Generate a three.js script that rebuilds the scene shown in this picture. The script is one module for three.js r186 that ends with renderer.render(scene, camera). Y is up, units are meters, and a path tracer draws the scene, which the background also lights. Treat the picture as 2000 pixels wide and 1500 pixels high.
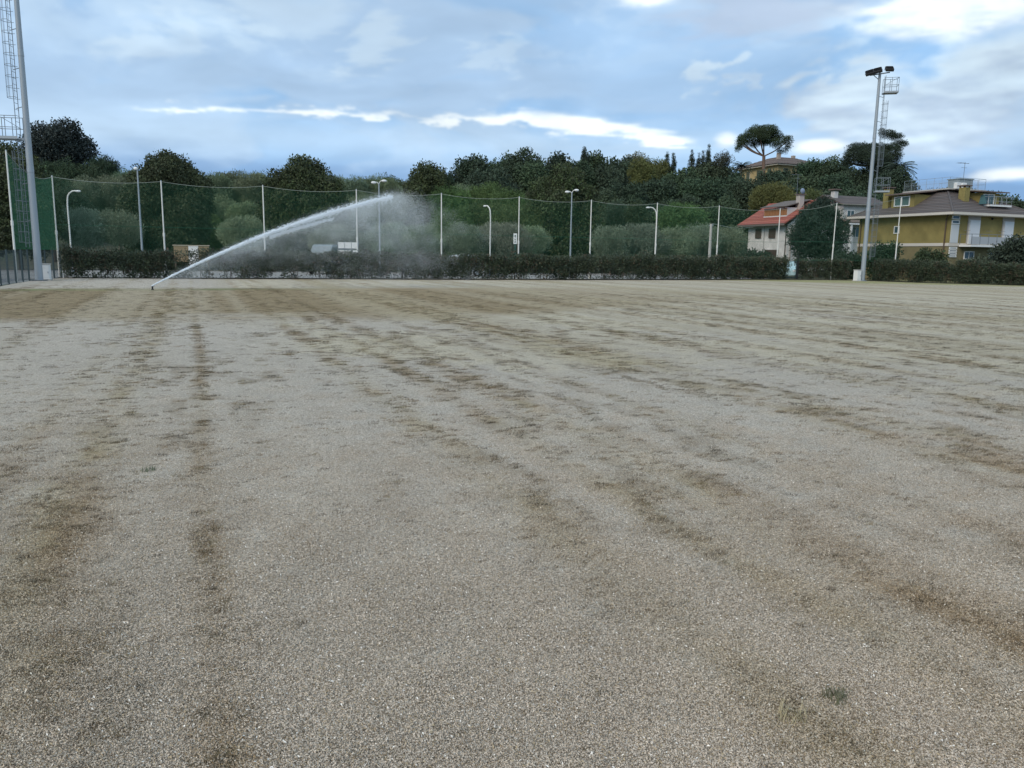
import * as THREE from 'three';
import { mergeGeometries } from 'three/addons/utils/BufferGeometryUtils.js';
import { RoundedBoxGeometry } from 'three/addons/geometries/RoundedBoxGeometry.js';

// ---------------------------------------------------------------- camera
const EYE = 1.65, FPX = 1538, PITCH = Math.atan((750 - 498.5) / FPX), ROLL = 0.0145;
const scene = new THREE.Scene();
const camera = new THREE.PerspectiveCamera(2 * Math.atan(750 / FPX) * 180 / Math.PI, 4 / 3, 0.1, 3000);
camera.position.set(0, EYE, 0);
camera.rotation.order = 'YXZ';
camera.rotation.set(-PITCH, 0, ROLL);
camera.updateMatrixWorld();
scene.add(camera);

// ---------------------------------------------------------------- numbers and noise
function rngOf(seed) { let a = seed >>> 0; return () => { a = (a + 0x6D2B79F5) >>> 0; let t = Math.imul(a ^ (a >>> 15), 1 | a); t = (t + Math.imul(t ^ (t >>> 7), 61 | t)) ^ t; return ((t ^ (t >>> 14)) >>> 0) / 4294967296; }; }
const R0 = rngOf(7);
const perm = new Uint8Array(512); { const p = [...Array(256).keys()], r = rngOf(3); for (let i = 255; i > 0; i--) { const j = Math.floor(r() * (i + 1)); [p[i], p[j]] = [p[j], p[i]]; } for (let i = 0; i < 512; i++) perm[i] = p[i & 255]; }
function vn(x, y) { const xi = Math.floor(x), yi = Math.floor(y); let u = x - xi, v = y - yi; u = u * u * (3 - 2 * u); v = v * v * (3 - 2 * v); const A = perm[xi & 255], B = perm[(xi + 1) & 255], y0 = yi & 255, y1 = (yi + 1) & 255; const a = perm[(A + y0) & 511], b = perm[(B + y0) & 511], c = perm[(A + y1) & 511], d = perm[(B + y1) & 511]; return ((a + (b - a) * u) * (1 - v) + (c + (d - c) * u) * v) / 255; }
function fbm(x, y, n = 4) { let s = 0, a = 0.5, t = 0; for (let i = 0; i < n; i++) { s += a * vn(x, y); t += a; a *= 0.5; x = x * 2.03 + 17.3; y = y * 2.03 + 5.1; } return s / t; }
const sm = (a, b, x) => { const t = Math.min(1, Math.max(0, (x - a) / (b - a))); return t * t * (3 - 2 * t); };
const mix = (a, b, t) => a + (b - a) * t;
const mix3 = (a, b, t) => [mix(a[0], b[0], t), mix(a[1], b[1], t), mix(a[2], b[2], t)];

// a photograph pixel (2000 x 1500) as a direction, a point at a given distance ahead, or a point on the ground
function ray(px, py) { return new THREE.Vector3((px - 1000) / FPX, -(py - 750) / FPX, -1).applyQuaternion(camera.quaternion); }
function at(px, py, d) { const v = ray(px, py); return v.multiplyScalar(-d / v.z).add(camera.position); }
function gnd(px, py) { const v = ray(px, py); return v.multiplyScalar(-EYE / v.y).add(camera.position); }
// the field's own axes: s along the back net, t away from the camera
const PHI = 22.26 * Math.PI / 180, CP = Math.cos(PHI), SP = Math.sin(PHI);
const fieldP = (s, t, y = 0) => new THREE.Vector3(s * CP - t * SP, y, -(s * SP + t * CP));
const toST = (p) => [p.x * CP - p.z * SP, -p.x * SP - p.z * CP];

// ---------------------------------------------------------------- sky: high cloud with bright breaks near the horizon
{
  const W = 3072, H = 1536, data = new Float32Array(W * H * 4);
  const col = [0, 0, 0];
  const blob = (az, el, a0, e0, sa, se) => Math.exp(-(((az - a0) / sa) ** 2) - ((el - e0) / se) ** 2);
  const D2 = 180 / Math.PI;
  const look = (px, py) => { const v = ray(px, py).normalize(); return [Math.atan2(v.x, -v.z) * D2, Math.asin(v.y) * D2]; }, looks = new Map(), lookAt = (px, py) => { const k = px * 4096 + py; if (!looks.has(k)) looks.set(k, look(px, py)); return looks.get(k); };
  const patchAt = (px, py, sa, se, az, E, n) => { const [a, e] = lookAt(px, py); return sm(0.22, 0.95, Math.exp(-(((az - a) / sa) ** 2) - ((E - e) / se) ** 2) + n * 0.9 * Math.exp(-(((az - a) / sa / 1.6) ** 2) - ((E - e) / se / 1.6) ** 2)); };
  const BLUE = [0.285, 0.485, 0.75], CLOUD = [0.39, 0.55, 0.75], PALE = [0.56, 0.72, 0.86], WHITE = [0.86, 0.93, 0.95], LOW = [0.205, 0.36, 0.61], GREY = [0.42, 0.525, 0.66];
  for (let j = 0; j < H; j++) {
    const el = ((j + 0.5) / H - 0.5) * Math.PI, E = el * D2;
    for (let i = 0; i < W; i++) {
      const k = (j * W + i) * 4;
      if (E < -1) { data[k] = 0.30; data[k + 1] = 0.33; data[k + 2] = 0.34; data[k + 3] = 1; continue; }
      const th = ((i + 0.5) / W - 0.5) * 2 * Math.PI;           // atan2(z, x)
      const dx = Math.cos(el) * Math.cos(th), dz = Math.cos(el) * Math.sin(th), dy = Math.sin(el);
      const az = Math.atan2(dx, -dz) * D2;                       // 0 ahead, + to the right
      const q = 1 / (Math.max(dy, 0) + 0.16), u = dx * q, v = dz * q;
      const w1 = fbm(u * 1.3 + 9, v * 1.3 + 4, 4) - 0.5, w2 = fbm(u * 1.3 + 31, v * 1.3 + 77, 4) - 0.5;
      const n1 = fbm(u * 1.1 + w1 * 1.6 + 3, v * 1.1 + w2 * 1.6, 5);
      const n2 = fbm(u * 2.6 + w2 * 1.8 + 50, v * 2.6 + w1 * 1.8 + 20, 7);
      const n3 = fbm(az * 0.42 + 40 + w1 * 6, E * 1.1 + w2 * 4, 7);
      const aw = az + (n3 - 0.5) * 9, ew = E + (n2 - 0.5) * 5;
      let c = mix3(BLUE, CLOUD, sm(0.40, 0.60, n1 + (n3 - 0.5) * 0.25));
      c = mix3(c, PALE, 0.85 * sm(0.46, 0.64, n2 + (n3 - 0.5) * 0.5) * sm(8, 16, E)); c = mix3(c, mix3(BLUE, GREY, 0.5), 0.5 * sm(0.52, 0.64, fbm(u * 1.9 + 7 + w1, v * 1.9 + 3, 5)) * sm(9, 12, E));
      c = mix3(c, GREY, 0.55 * sm(0.52, 0.7, fbm(u * 0.9 + 12, v * 0.9 + 60 + w1, 4)) * sm(14, 20, E));
      // low bank and its paler upper half
      c = mix3(c, LOW, 0.85 * (1 - sm(4.4, 7.4, ew + (n3 - 0.5) * 1.6)));
      c = mix3(c, mix3(CLOUD, PALE, 0.5), 0.65 * Math.exp(-(((E - 7.6) / 1.4) ** 2)));
      // upper deck a little brighter
      c = mix3(c, PALE, 0.5 * sm(15, 24, ew + (n1 - .5) * 6));
      // bright breaks: one long streak ahead, others in the same belt all round
      const ragged = (n3 - 0.5) * 2.6 + (n2 - 0.5) * 1.6;
      const mid = 9.25 - 1.35 * sm(1, 13, az) - 0.75 * sm(-18, -28, az), wid = 0.26 + 0.55 * Math.exp(-(((az - 4) / 7) ** 2)) + 0.12 * Math.exp(-(((az + 12) / 4) ** 2)), env = sm(-30, -22, az) * sm(14.5, 10.5, az) * (0.70 + 0.34 * Math.exp(-(((az - 4) / 8.5) ** 2)) + 0.16 * Math.exp(-(((az + 12) / 4) ** 2)) - 0.3 * Math.exp(-(((az + 7) / 1.2) ** 2)));
      const shred = fbm(az * 0.5 + 12 + w1 * 3, E * 2.6 + 40 + w2 * 3, 7) - 0.5, val = env * Math.exp(-(((E - mid + shred * 1.5) / wid) ** 2)) + shred * 0.9 * env * Math.exp(-(((E - mid) / 1.6) ** 2));
      let br = sm(0.28, 0.95, val);
      const away = sm(34, 44, Math.abs(az));
      const belt = 10 + 2.2 * (fbm(az * 0.035 + 3, 8.5, 2) - 0.5) * 4;
      br = Math.max(br, away * sm(0.52, 0.62, fbm(az * 0.06 + 77, 3.3, 3)) * sm(1.0, 0, Math.abs(E - belt) - 0.5 + ragged * 0.5));
      br = Math.max(br, patchAt(1600, 285, 2.2, 0.5, az, E, shred), 0.85 * patchAt(1420, 274, 1.0, 0.5, az, E, shred), 0.8 * patchAt(1975, 341, 2.4, 0.45, az, E, shred), patchAt(1860, 18, 6.5, 1.7, az, E, shred), 0.85 * patchAt(1265, 0, 2.2, 0.7, az, E, shred));
      c = mix3(c, WHITE, Math.min(1, br * (0.86 + 0.34 * sm(0.35, 0.6, n3 * 0.5 + n2 * 0.5))));
      // heaps on the right: pale bodies with crisp tops against clearer blue
      const clear = sm(0.2, 0.8, blob(az, E, 12, 13.5, 10, 4.5));
      c = mix3(c, mix3(BLUE, CLOUD, 0.25 + 0.7 * n2), 0.7 * clear * (1 - br));
      const puff = (px, py, sa, se, lean = 0) => { const [a0, e0] = lookAt(px, py); return sm(0.28, 0.80, blob(az + (n3 - 0.5) * 8 - (E - e0) * lean, E + (n2 - 0.5) * 5 + shred * 2, a0, e0, sa, se)); };
      let h = Math.max(puff(1640, 195, 3.8, 2.7, 0.35), puff(1880, 190, 7.2, 3.6, 1.1), 0.75 * puff(1395, 150, 1.5, 1.5, 0.7), 0.6 * puff(1455, 195, 1.2, 0.7));
      h = Math.max(h, 0.5 * puff(740, 105, 2.0, 2.2, 0.5), 0.5 * puff(330, 70, 3.4, 2.6, 0.4), 0.35 * puff(985, 130, 2, 1.2), 0.4 * puff(560, 30, 5, 1.6));
      const body = mix3(GREY, [0.62, 0.75, 0.84], sm(7.5, 12.5, E + (n2 - 0.5) * 8 + shred * 5));
      c = mix3(c, body, 0.85 * h * (1 - br * 0.7));
      c = mix3(c, mix3(GREY, [0.40, 0.47, 0.60], n2), 0.75 * patchAt(1480, 25, 7.5, 1.9, az, E, shred) * (1 - br));
      const wob = 0.76 + 0.36 * n2 + 0.12 * fbm(u * 7 + w1 * 5, v * 7 + w2 * 5 + 13, 4);
      data[k] = c[0] * wob; data[k + 1] = c[1] * wob; data[k + 2] = c[2] * wob; data[k + 3] = 1;
    }
  }
  const sky = new THREE.DataTexture(data, W, H, THREE.RGBAFormat, THREE.FloatType);
  sky.mapping = THREE.EquirectangularReflectionMapping; sky.magFilter = THREE.LinearFilter; sky.minFilter = THREE.LinearFilter; sky.needsUpdate = true;
  scene.background = sky; scene.environment = sky;
}
const sun = new THREE.DirectionalLight(0xfff0dc, 1.5);
sun.position.set(-70, 85, 50); sun.target.position.set(0, 0, -40);
sun.castShadow = true; sun.shadow.radius = 60; sun.shadow.mapSize.set(2048, 2048);
Object.assign(sun.shadow.camera, { left: -90, right: 90, top: 90, bottom: -90, near: 1, far: 400 });
scene.add(sun, sun.target);
const renderer = new THREE.WebGLRenderer({ antialias: true });
renderer.toneMapping = THREE.LinearToneMapping;
renderer.toneMappingExposure = 1.2;
renderer.shadowMap.enabled = true;

// ---------------------------------------------------------------- helpers for objects
const used = new Map();
function numbered(name) { const n = used.get(name) || 0; used.set(name, n + 1); return n ? `${name}_${String(n).padStart(3, '0')}` : name; }
function tag(o, label, category, group, kind) { if (label) o.userData.label = label; if (category) o.userData.category = category; if (group) o.userData.group = group; if (kind) o.userData.kind = kind; return o; }
function thing(name, label, category, pos, turn = 0, group) { const o = new THREE.Group(); o.name = numbered(name); if (pos) o.position.copy(pos); o.rotation.y = turn; scene.add(o); return tag(o, label, category, group); }
function part(name, geo, mat, parent, label) { const m = new THREE.Mesh(Array.isArray(geo) ? join(geo) : geo, mat); m.name = name; m.castShadow = m.receiveShadow = true; parent.add(m); if (label) m.userData.label = label; return m; }
function struct(name, geo, mat) { const m = new THREE.Mesh(geo, mat); m.name = numbered(name); m.receiveShadow = m.castShadow = true; m.userData.kind = 'structure'; scene.add(m); return m; }
function join(list) { const l = list.map((g) => { const h = g.index ? g.toNonIndexed() : g; for (const k of Object.keys(h.attributes)) if (!['position', 'normal'].includes(k)) h.deleteAttribute(k); if (!h.attributes.normal) h.computeVertexNormals(); return h; }); return l.length === 1 ? l[0] : mergeGeometries(l); }
const box = (w, h, d, x = 0, y = 0, z = 0, ry = 0) => { const g = new THREE.BoxGeometry(w, h, d); if (ry) g.rotateY(ry); g.translate(x, y, z); return g; };
const rbox = (w, h, d, r, x = 0, y = 0, z = 0) => new RoundedBoxGeometry(w, h, d, 2, r).translate(x, y, z);
const V = (x, y, z) => new THREE.Vector3(x, y, z);
function rod(a, b, r0, r1 = r0, n = 6) { const d = b.clone().sub(a), L = d.length(); const g = new THREE.CylinderGeometry(r1, r0, L, n, 1); g.translate(0, L / 2, 0); g.applyQuaternion(new THREE.Quaternion().setFromUnitVectors(V(0, 1, 0), d.normalize())); g.translate(a.x, a.y, a.z); return g; }
function tube(pts, r, seg = 12, rad = 6) { return new THREE.TubeGeometry(new THREE.CatmullRomCurve3(pts), seg, r, rad); }
function poly(verts, faces) { // flat shaded polygon soup
  const p = []; for (const f of faces) for (let i = 1; i + 1 < f.length; i++) for (const k of [f[0], f[i], f[i + 1]]) p.push(verts[k].x, verts[k].y, verts[k].z);
  const g = new THREE.BufferGeometry(); g.setAttribute('position', new THREE.Float32BufferAttribute(p, 3)); g.computeVertexNormals(); return g;
}
function slab(quad, th) { // a quad thickened along its normal
  const n = quad[1].clone().sub(quad[0]).cross(quad[3].clone().sub(quad[0])).normalize().multiplyScalar(th);
  const v = [...quad, ...quad.map((q) => q.clone().add(n))], k = quad.length; const f = [[...quad.keys()].reverse(), [...quad.keys()].map((i) => i + k)];
  for (let i = 0; i < k; i++) f.push([i, (i + 1) % k, k + (i + 1) % k, k + i]);
  return poly(v, f);
}
// a tile of grain, used for colour and for relief
function grainTile(N, seed, count, len, contrast, tint = 0.06) {
  const h = new Float32Array(N * N).fill(0.5), r = rngOf(seed), hue = new Float32Array(N * N);
  for (let j = 0; j < N; j++) for (let i = 0; i < N; i++) h[j * N + i] = 0.5 + (r() - 0.5) * contrast * 0.5;
  for (let k = 0; k < count; k++) {
    const x = r() * N, y = r() * N, a = r() * Math.PI, L = len * (0.4 + r()), b = 0.5 + (r() - 0.5) * 2 * contrast * (0.5 + 0.5 * r()), hh = r() - 0.5;
    for (let q = 0; q < L; q++) { const xi = ((Math.floor(x + Math.cos(a) * q) % N) + N) % N, yi = ((Math.floor(y + Math.sin(a) * q) % N) + N) % N; h[yi * N + xi] = b; hue[yi * N + xi] = hh; }
  }
  const c = new Uint8Array(N * N * 4), b = new Uint8Array(N * N * 4);
  for (let k = 0; k < N * N; k++) { const v = Math.min(1, Math.max(0, h[k])); for (let q = 0; q < 3; q++) c[4 * k + q] = Math.min(255, 255 * Math.max(0, v * (1 + tint * hue[k] * (q - 1) * -2) * 1.3)); for (let q = 0; q < 3; q++) b[4 * k + q] = 255 * v; c[4 * k + 3] = b[4 * k + 3] = 255; }
  const mk = (d, srgb) => { const t = new THREE.DataTexture(d, N, N); t.wrapS = t.wrapT = THREE.RepeatWrapping; t.magFilter = t.minFilter = THREE.LinearFilter; if (srgb) t.colorSpace = THREE.SRGBColorSpace; t.needsUpdate = true; return t; };
  return [mk(c, true), mk(b, false)];
}
// soft noise tile for plaster, metal, paint
function noiseTile(N, scale, lo, hi, seed, srgb = true) {
  const d = new Uint8Array(N * N * 4);
  for (let j = 0; j < N; j++) for (let i = 0; i < N; i++) { let s = 0, a = 0.55, f = scale; for (let o = 0; o < 4; o++) { const x = i / N * f, y = j / N * f, u = i / N, w = j / N; const v = (vn(x + seed, y) * (1 - u) + vn(x - f + seed, y) * u) * (1 - w) + (vn(x + seed, y - f) * (1 - u) + vn(x - f + seed, y - f) * u) * w; s += a * v; a *= 0.5; f *= 2; } const g = mix(lo, hi, Math.min(1, Math.max(0, (s - 0.25) / 0.55))) * 255; const k = (j * N + i) * 4; d[k] = d[k + 1] = d[k + 2] = g; d[k + 3] = 255; }
  const t = new THREE.DataTexture(d, N, N); t.wrapS = t.wrapT = THREE.RepeatWrapping; t.magFilter = t.minFilter = THREE.LinearFilter; if (srgb) t.colorSpace = THREE.SRGBColorSpace; t.needsUpdate = true; return t;
}
const rgb = (r, g, b) => new THREE.Color().setRGB(r, g, b);
const mat = (c, o = {}) => new THREE.MeshStandardMaterial({ color: rgb(...c), roughness: 0.85, side: THREE.DoubleSide, ...o });
const M = {
  galv: mat([0.33, 0.37, 0.40], { roughness: 0.55, metalness: 0.25 }), galvDark: mat([0.20, 0.23, 0.25], { roughness: 0.5, metalness: 0.4 }),
  whitePost: mat([0.72, 0.71, 0.66], { roughness: 0.6 }), white: mat([0.75, 0.75, 0.73], { roughness: 0.7 }), concrete: mat([0.48, 0.46, 0.42]),
  cord: mat([0.03, 0.155, 0.085], { roughness: 0.8 }), rope: mat([0.32, 0.36, 0.31]), fenceGreen: mat([0.03, 0.055, 0.06], { roughness: 0.6 }), black: mat([0.02, 0.02, 0.02]),
  lampGlass: mat([0.8, 0.8, 0.78], { roughness: 0.3 }), bark: mat([0.09, 0.07, 0.05]), barkPale: mat([0.16, 0.13, 0.10]), barkPine: mat([0.17, 0.11, 0.08]),
  water: new THREE.MeshPhysicalMaterial({ color: rgb(0.88, 0.93, 0.97), roughness: 0.35, side: THREE.DoubleSide }),
  glassDark: new THREE.MeshStandardMaterial({ color: rgb(0.05, 0.09, 0.10), roughness: 0.08, side: THREE.DoubleSide }),
};

// ---------------------------------------------------------------- ground
const AH = [[-200, 9], [-95, 13], [-78, 12], [-66, 10.5], [-20, 10.5], [-8, 11], [8, 14], [30, 15.5], [52, 14.5], [64, 11], [76, 6], [90, 3], [130, 2], [300, 2]];
function hillX(x) { if (x <= AH[0][0]) return AH[0][1]; for (let i = 1; i < AH.length; i++) if (x < AH[i][0]) { const t = (x - AH[i - 1][0]) / (AH[i][0] - AH[i - 1][0]); return mix(AH[i - 1][1], AH[i][1], t * t * (3 - 2 * t)); } return 2; }
function groundH(x, d) { return -0.06 + sm(86, 165, d) * hillX(x) * (1 - 0.75 * sm(200, 380, d)) + sm(90, 140, d) * (fbm(x * 0.05 + 20, d * 0.05, 3) - 0.5) * 1.6; }
const [grainC, grainB] = grainTile(1024, 11, 42000, 9, 0.62, 0.05);
const noiseA = noiseTile(512, 8, 0.84, 1.0, 5);
{ // far ground and hillside in one sheet
  const nx = 190, nd = 130, pos = [], col = [], uv = [], idx = [];
  for (let j = 0; j <= nd; j++) for (let i = 0; i <= nx; i++) {
    const a = i / nx * 2 - 1, b = j / nd, x = 900 * Math.sign(a) * (0.2 * Math.abs(a) + 0.8 * Math.abs(a) ** 3), d = -60 + 1200 * (0.25 * b + 0.75 * b ** 3);
    pos.push(x, groundH(x, d), -d); uv.push(x / 3, d / 3);
    const n = fbm(x * 0.06, d * 0.06, 4), g = mix3([0.10, 0.095, 0.05], [0.055, 0.08, 0.03], sm(0.4, 0.6, n)); col.push(...g.map((v) => v * 1.6));
    if (i < nx && j < nd) { const k = j * (nx + 1) + i; idx.push(k, k + 1, k + nx + 1, k + 1, k + nx + 2, k + nx + 1); }
  }
  const g = new THREE.BufferGeometry(); g.setAttribute('position', new THREE.Float32BufferAttribute(pos, 3)); g.setAttribute('color', new THREE.Float32BufferAttribute(col, 3)); g.setAttribute('uv', new THREE.Float32BufferAttribute(uv, 2)); g.setIndex(idx); g.computeVertexNormals();
  tag(struct('terrain', g, new THREE.MeshStandardMaterial({ map: grainC, vertexColors: true, roughness: 1, side: THREE.DoubleSide })), 'rough grassy ground rising to the wooded hillside');
}
function sheet(name, corners, y, material, label, cell = 4) { // corners in field axes s,t
  const sh = new THREE.Shape(corners.map(([s, t]) => new THREE.Vector2(s, t))), g = new THREE.ShapeGeometry(sh), p = g.attributes.position, uv = g.attributes.uv;
  for (let i = 0; i < p.count; i++) { const s = p.getX(i), t = p.getY(i), q = fieldP(s, t, y); p.setXYZ(i, q.x, q.y, q.z); uv.setXY(i, s / cell, t / cell); }
  g.computeVertexNormals(); return tag(struct(name, g, material), label);
}
const asphalt = new THREE.MeshStandardMaterial({ color: rgb(0.62, 0.60, 0.56), map: grainC, roughness: 0.95, side: THREE.DoubleSide });
sheet('car_park', [[-60, 51.0], [46, 51.0], [46, 70], [-60, 74]], -0.03, asphalt, 'pale gravel car park beyond the hedge', 2);
sheet('road', [[-60, -30], [-8.2, -30], [-8.2, 50.9], [-60, 50.9]], -0.034, new THREE.MeshStandardMaterial({ color: rgb(0.42, 0.43, 0.44), map: grainC, roughness: 0.9, side: THREE.DoubleSide }), 'grey paved yard outside the side fence', 2);

sheet('soil_bed', [[-6.2, 51.0], [7, 50.3], [20, 49.7], [30, 49.8], [45.4, 51.2], [51.2, 49.6], [52.3, 45.4], [56, 39.4], [60.4, 33.6], [61.4, 34.2], [57.2, 40], [53.6, 46], [52.4, 50.6], [45.6, 52.5], [20, 51.2], [-6.2, 52.2]], 0.03, new THREE.MeshStandardMaterial({ color: rgb(0.13, 0.105, 0.08), map: grainC, bumpMap: grainB, bumpScale: 0.02, roughness: 1, side: THREE.DoubleSide }), 'dark bare soil under the hedge', 1);

// how the sown field varies: combed bands that run away from the camera, a watered strip, thatch and bare sand
const bands = []; { const r = rngOf(21); const fixed = [[-6.4, 0.4, 0.5], [-4.9, 0.3, 0.55], [-3.0, 0.3, 0.6], [-1.32, 0.15, 0.55], [-0.77, 0.26, 1.15], [0.08, 0.075, 1.1], [2.02, 0.18, 0.95], [2.78, 0.15, 1.0], [3.38, 0.24, 1.05], [4.6, 0.15, 0.35], [6.05, 0.28, 1.0], [6.6, 0.32, 0.95], [8.7, 0.4, 1.0], [9.9, 0.26, 0.7], [12.0, 0.4, 0.85]]; bands.push(...fixed); for (let s = 13.3; s < 62; s += 1.15 + r() * 1.2) bands.push([s, 0.22 + r() * 0.4, 0.5 + r() * 0.6]); }
function fieldState(s, t) {
  const sw = s + (fbm(s * 0.5 + 3, t * 0.22 + 9, 3) - 0.5) * 0.16;
  let band = 0;
  for (const [c, w, a] of bands) { const q = (sw - c) / w; if (q > -2.5 && q < 2.5) band = Math.max(band, a * Math.exp(-q * q)); }
  const brk = fbm(s * 1.1 + 40, t * 0.3 + 7, 4), fine = fbm(s * 5 + 4, t * 3 + 91, 3), patch = fbm(s * 0.16 + 70, t * 0.12 + 33, 3);
  band *= mix(sm(0.36, 0.62, brk + (fine - 0.5) * 0.25), 0.85, 0.62);
  const damp = sm(18.5, 22.5, t + (fbm(s * 0.4, t * 0.4, 3) - 0.5) * 5 + Math.max(0, s - 2) * -0.22) * sm(39, 36.3, t + Math.max(0, s - 6) * 0.02) * sm(27, 7, s);
  const stripe = fbm(s * 0.8 + 11, 4.4 + t * 0.02, 2) + (fine - 0.5) * 0.1;
  const lush = Math.exp(-(((t - 36.8) / 0.9) ** 2)) * sm(-7.6, -5.5, s) * sm(7, 0.5, s) * (0.35 + 0.65 * sm(0.3, 0.55, fbm(s * 0.8, t, 3))) * 0.9;
  const green = sm(41, 45.5, t + (s - 46) * 0.75 + (fbm(s * 0.3, t * 0.5, 3) - 0.5) * 3) * sm(24, 38, s);
  const straw = sm(-0.6, 0.6, (fbm(s * 0.22 + 5, t * 0.16 + 44, 4) - 0.5) * 5 + (s + t - 24) * 0.09 + (fine - 0.5) * 1.2) * sm(0.3, 3, s) * 0.85;
  const fine2 = fbm(s * 5.2 + 8, t * 1.5 + 2, 3), hum = sm(0.54, 0.68, fine2) * sm(0.42, 0.62, fbm(s * 0.6 + 22, t * 0.2 + 81, 3)); band *= 0.46 + 0.6 * sm(0.40, 0.60, fine2);
  return { band, brk, fine, patch, damp, stripe, green, lush, straw, hum };
}
function fieldColour(s, t) {
  const f = fieldState(s, t);
  let c = mix3([0.425, 0.372, 0.305], [0.392, 0.336, 0.262], f.patch);
  c = mix3(c, mix3([0.365, 0.30, 0.182], [0.45, 0.385, 0.272], sm(0.44, 0.56, f.stripe)), Math.min(0.85, f.straw * (0.25 + 1.9 * Math.abs(f.stripe - 0.5) + 0.6 * f.stripe)));
  c = mix3(c, [0.22, 0.175, 0.115], 0.5 * f.hum);
  const thatch = mix3([0.29, 0.225, 0.115], [0.262, 0.185, 0.098], sm(0.46, 0.54, f.brk));
  c = mix3(c, thatch, Math.min(0.85, f.band * 0.72));
  c = mix3(c, mix3([0.30, 0.228, 0.118], [0.235, 0.168, 0.080], sm(0.40, 0.60, f.stripe)), f.damp * (0.62 + 0.3 * sm(0.35, 0.65, f.stripe)));
  c = mix3(c, [0.15, 0.175, 0.055], Math.min(1, f.lush)); c = mix3(c, [0.27, 0.25, 0.10], f.green * 0.85);
  const g = 0.9 + 0.2 * f.fine; return [c[0] * g, c[1] * g, c[2] * g, f];
}
function relief(s, t) { return 0.012 * (fbm(s * 2.2 + 5, t * 4.2 + 1, 3) - 0.5) + 0.03 * (fbm(s * 0.3, t * 0.3 + 60, 2) - 0.5); }
{
  const axis = (a, b, fine0, fine1, step, far) => { const l = [a]; let x = a; while (x < b) { const near = x < fine0 ? fine0 - x : x > fine1 ? x - fine1 : 0; x += Math.min(far, step + near * 0.012); l.push(Math.min(x, b)); } return l; };
  const S = axis(-7.6, 60, -5, 9, 0.07, 0.3), T = axis(-4, 53, 0, 8, 0.055, 0.3);
  const pos = [], col = [], uv = [], idx = [], w = S.length;
  T.forEach((t, j) => S.forEach((s, i) => {
    const p = fieldP(s, t, relief(s, t)); pos.push(p.x, p.y, p.z); uv.push(s / 1.6, t / 1.6);
    const c = fieldColour(s, t); col.push(c[0] * 2.6, c[1] * 2.6, c[2] * 2.6);
    if (i && j) { const k = j * w + i; const out = s + t * 0.86 > 96.5 && false; if (!out) idx.push(k - w - 1, k - w, k - 1, k - w, k, k - 1); }
  }));
  const g = new THREE.BufferGeometry(); g.setAttribute('position', new THREE.Float32BufferAttribute(pos, 3)); g.setAttribute('color', new THREE.Float32BufferAttribute(col, 3)); g.setAttribute('uv', new THREE.Float32BufferAttribute(uv, 2)); g.setIndex(idx); g.computeVertexNormals();
  tag(struct('sports_field', g, new THREE.MeshStandardMaterial({ map: grainC, bumpMap: grainB, bumpScale: 0.009, vertexColors: true, roughness: 1, side: THREE.DoubleSide })), 'dry sanded sports field with combed brown bands');
}
// loose straw and sand grains on the near field, short dead grass in the bands
function instanced(name, geo, material, list, parent, label, category) { // list of {p, q, s, c}
  const im = new THREE.InstancedMesh(geo, material, list.length), m4 = new THREE.Matrix4(), cc = new THREE.Color();
  list.forEach((e, i) => { m4.compose(e.p, e.q, typeof e.s === 'number' ? V(e.s, e.s, e.s) : e.s); im.setMatrixAt(i, m4); if (e.c) { cc.setRGB(...e.c); im.setColorAt(i, cc); } });
  im.name = parent === scene ? numbered(name) : name; im.castShadow = im.receiveShadow = true; im.userData.kind = 'stuff'; if (label) im.userData.label = label; if (category) im.userData.category = category; parent.add(im); return im;
}
const UPQ = new THREE.Quaternion(), yq = (a) => new THREE.Quaternion().setFromAxisAngle(V(0, 1, 0), a);
function strawPatch(seed, n, R) {
  const r = rngOf(seed), pos = [], col = [];
  for (let k = 0; k < n; k++) {
    const x = (r() - 0.5) * R, z = (r() - 0.5) * R, a = r() * 6.283, L = 0.0018 + 0.0050 * r() * r(), w = 0.0008 + 0.0014 * r(), y = 0.001 + 0.007 * r(), tilt = (r() - 0.35) * 0.9;
    const dx = Math.cos(a) * L, dz = Math.sin(a) * L, ux = -Math.sin(a) * w, uz = Math.cos(a) * w, dy = tilt * L;
    const v = [[x - dx, y - dy, z - dz], [x + ux, y + 0.002, z + uz], [x + dx, y + dy, z + dz], [x - ux, y, z - uz]];
    for (const q of [0, 1, 2, 0, 2, 3]) pos.push(...v[q]);
    const t = r(), b = 0.76 + 0.42 * r(); const c = t < 0.5 ? [0.43, 0.38, 0.315] : t < 0.76 ? [0.37, 0.33, 0.275] : t < 0.87 ? [0.20, 0.168, 0.13] : t < 0.982 ? [0.30, 0.245, 0.16] : [0.72, 0.70, 0.65];
    for (let q = 0; q < 6; q++) col.push(c[0] * b, c[1] * b, c[2] * b);
  }
  const g = new THREE.BufferGeometry(); g.setAttribute('position', new THREE.Float32BufferAttribute(pos, 3)); g.setAttribute('color', new THREE.Float32BufferAttribute(col, 3)); g.computeVertexNormals(); return g;
}
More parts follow.
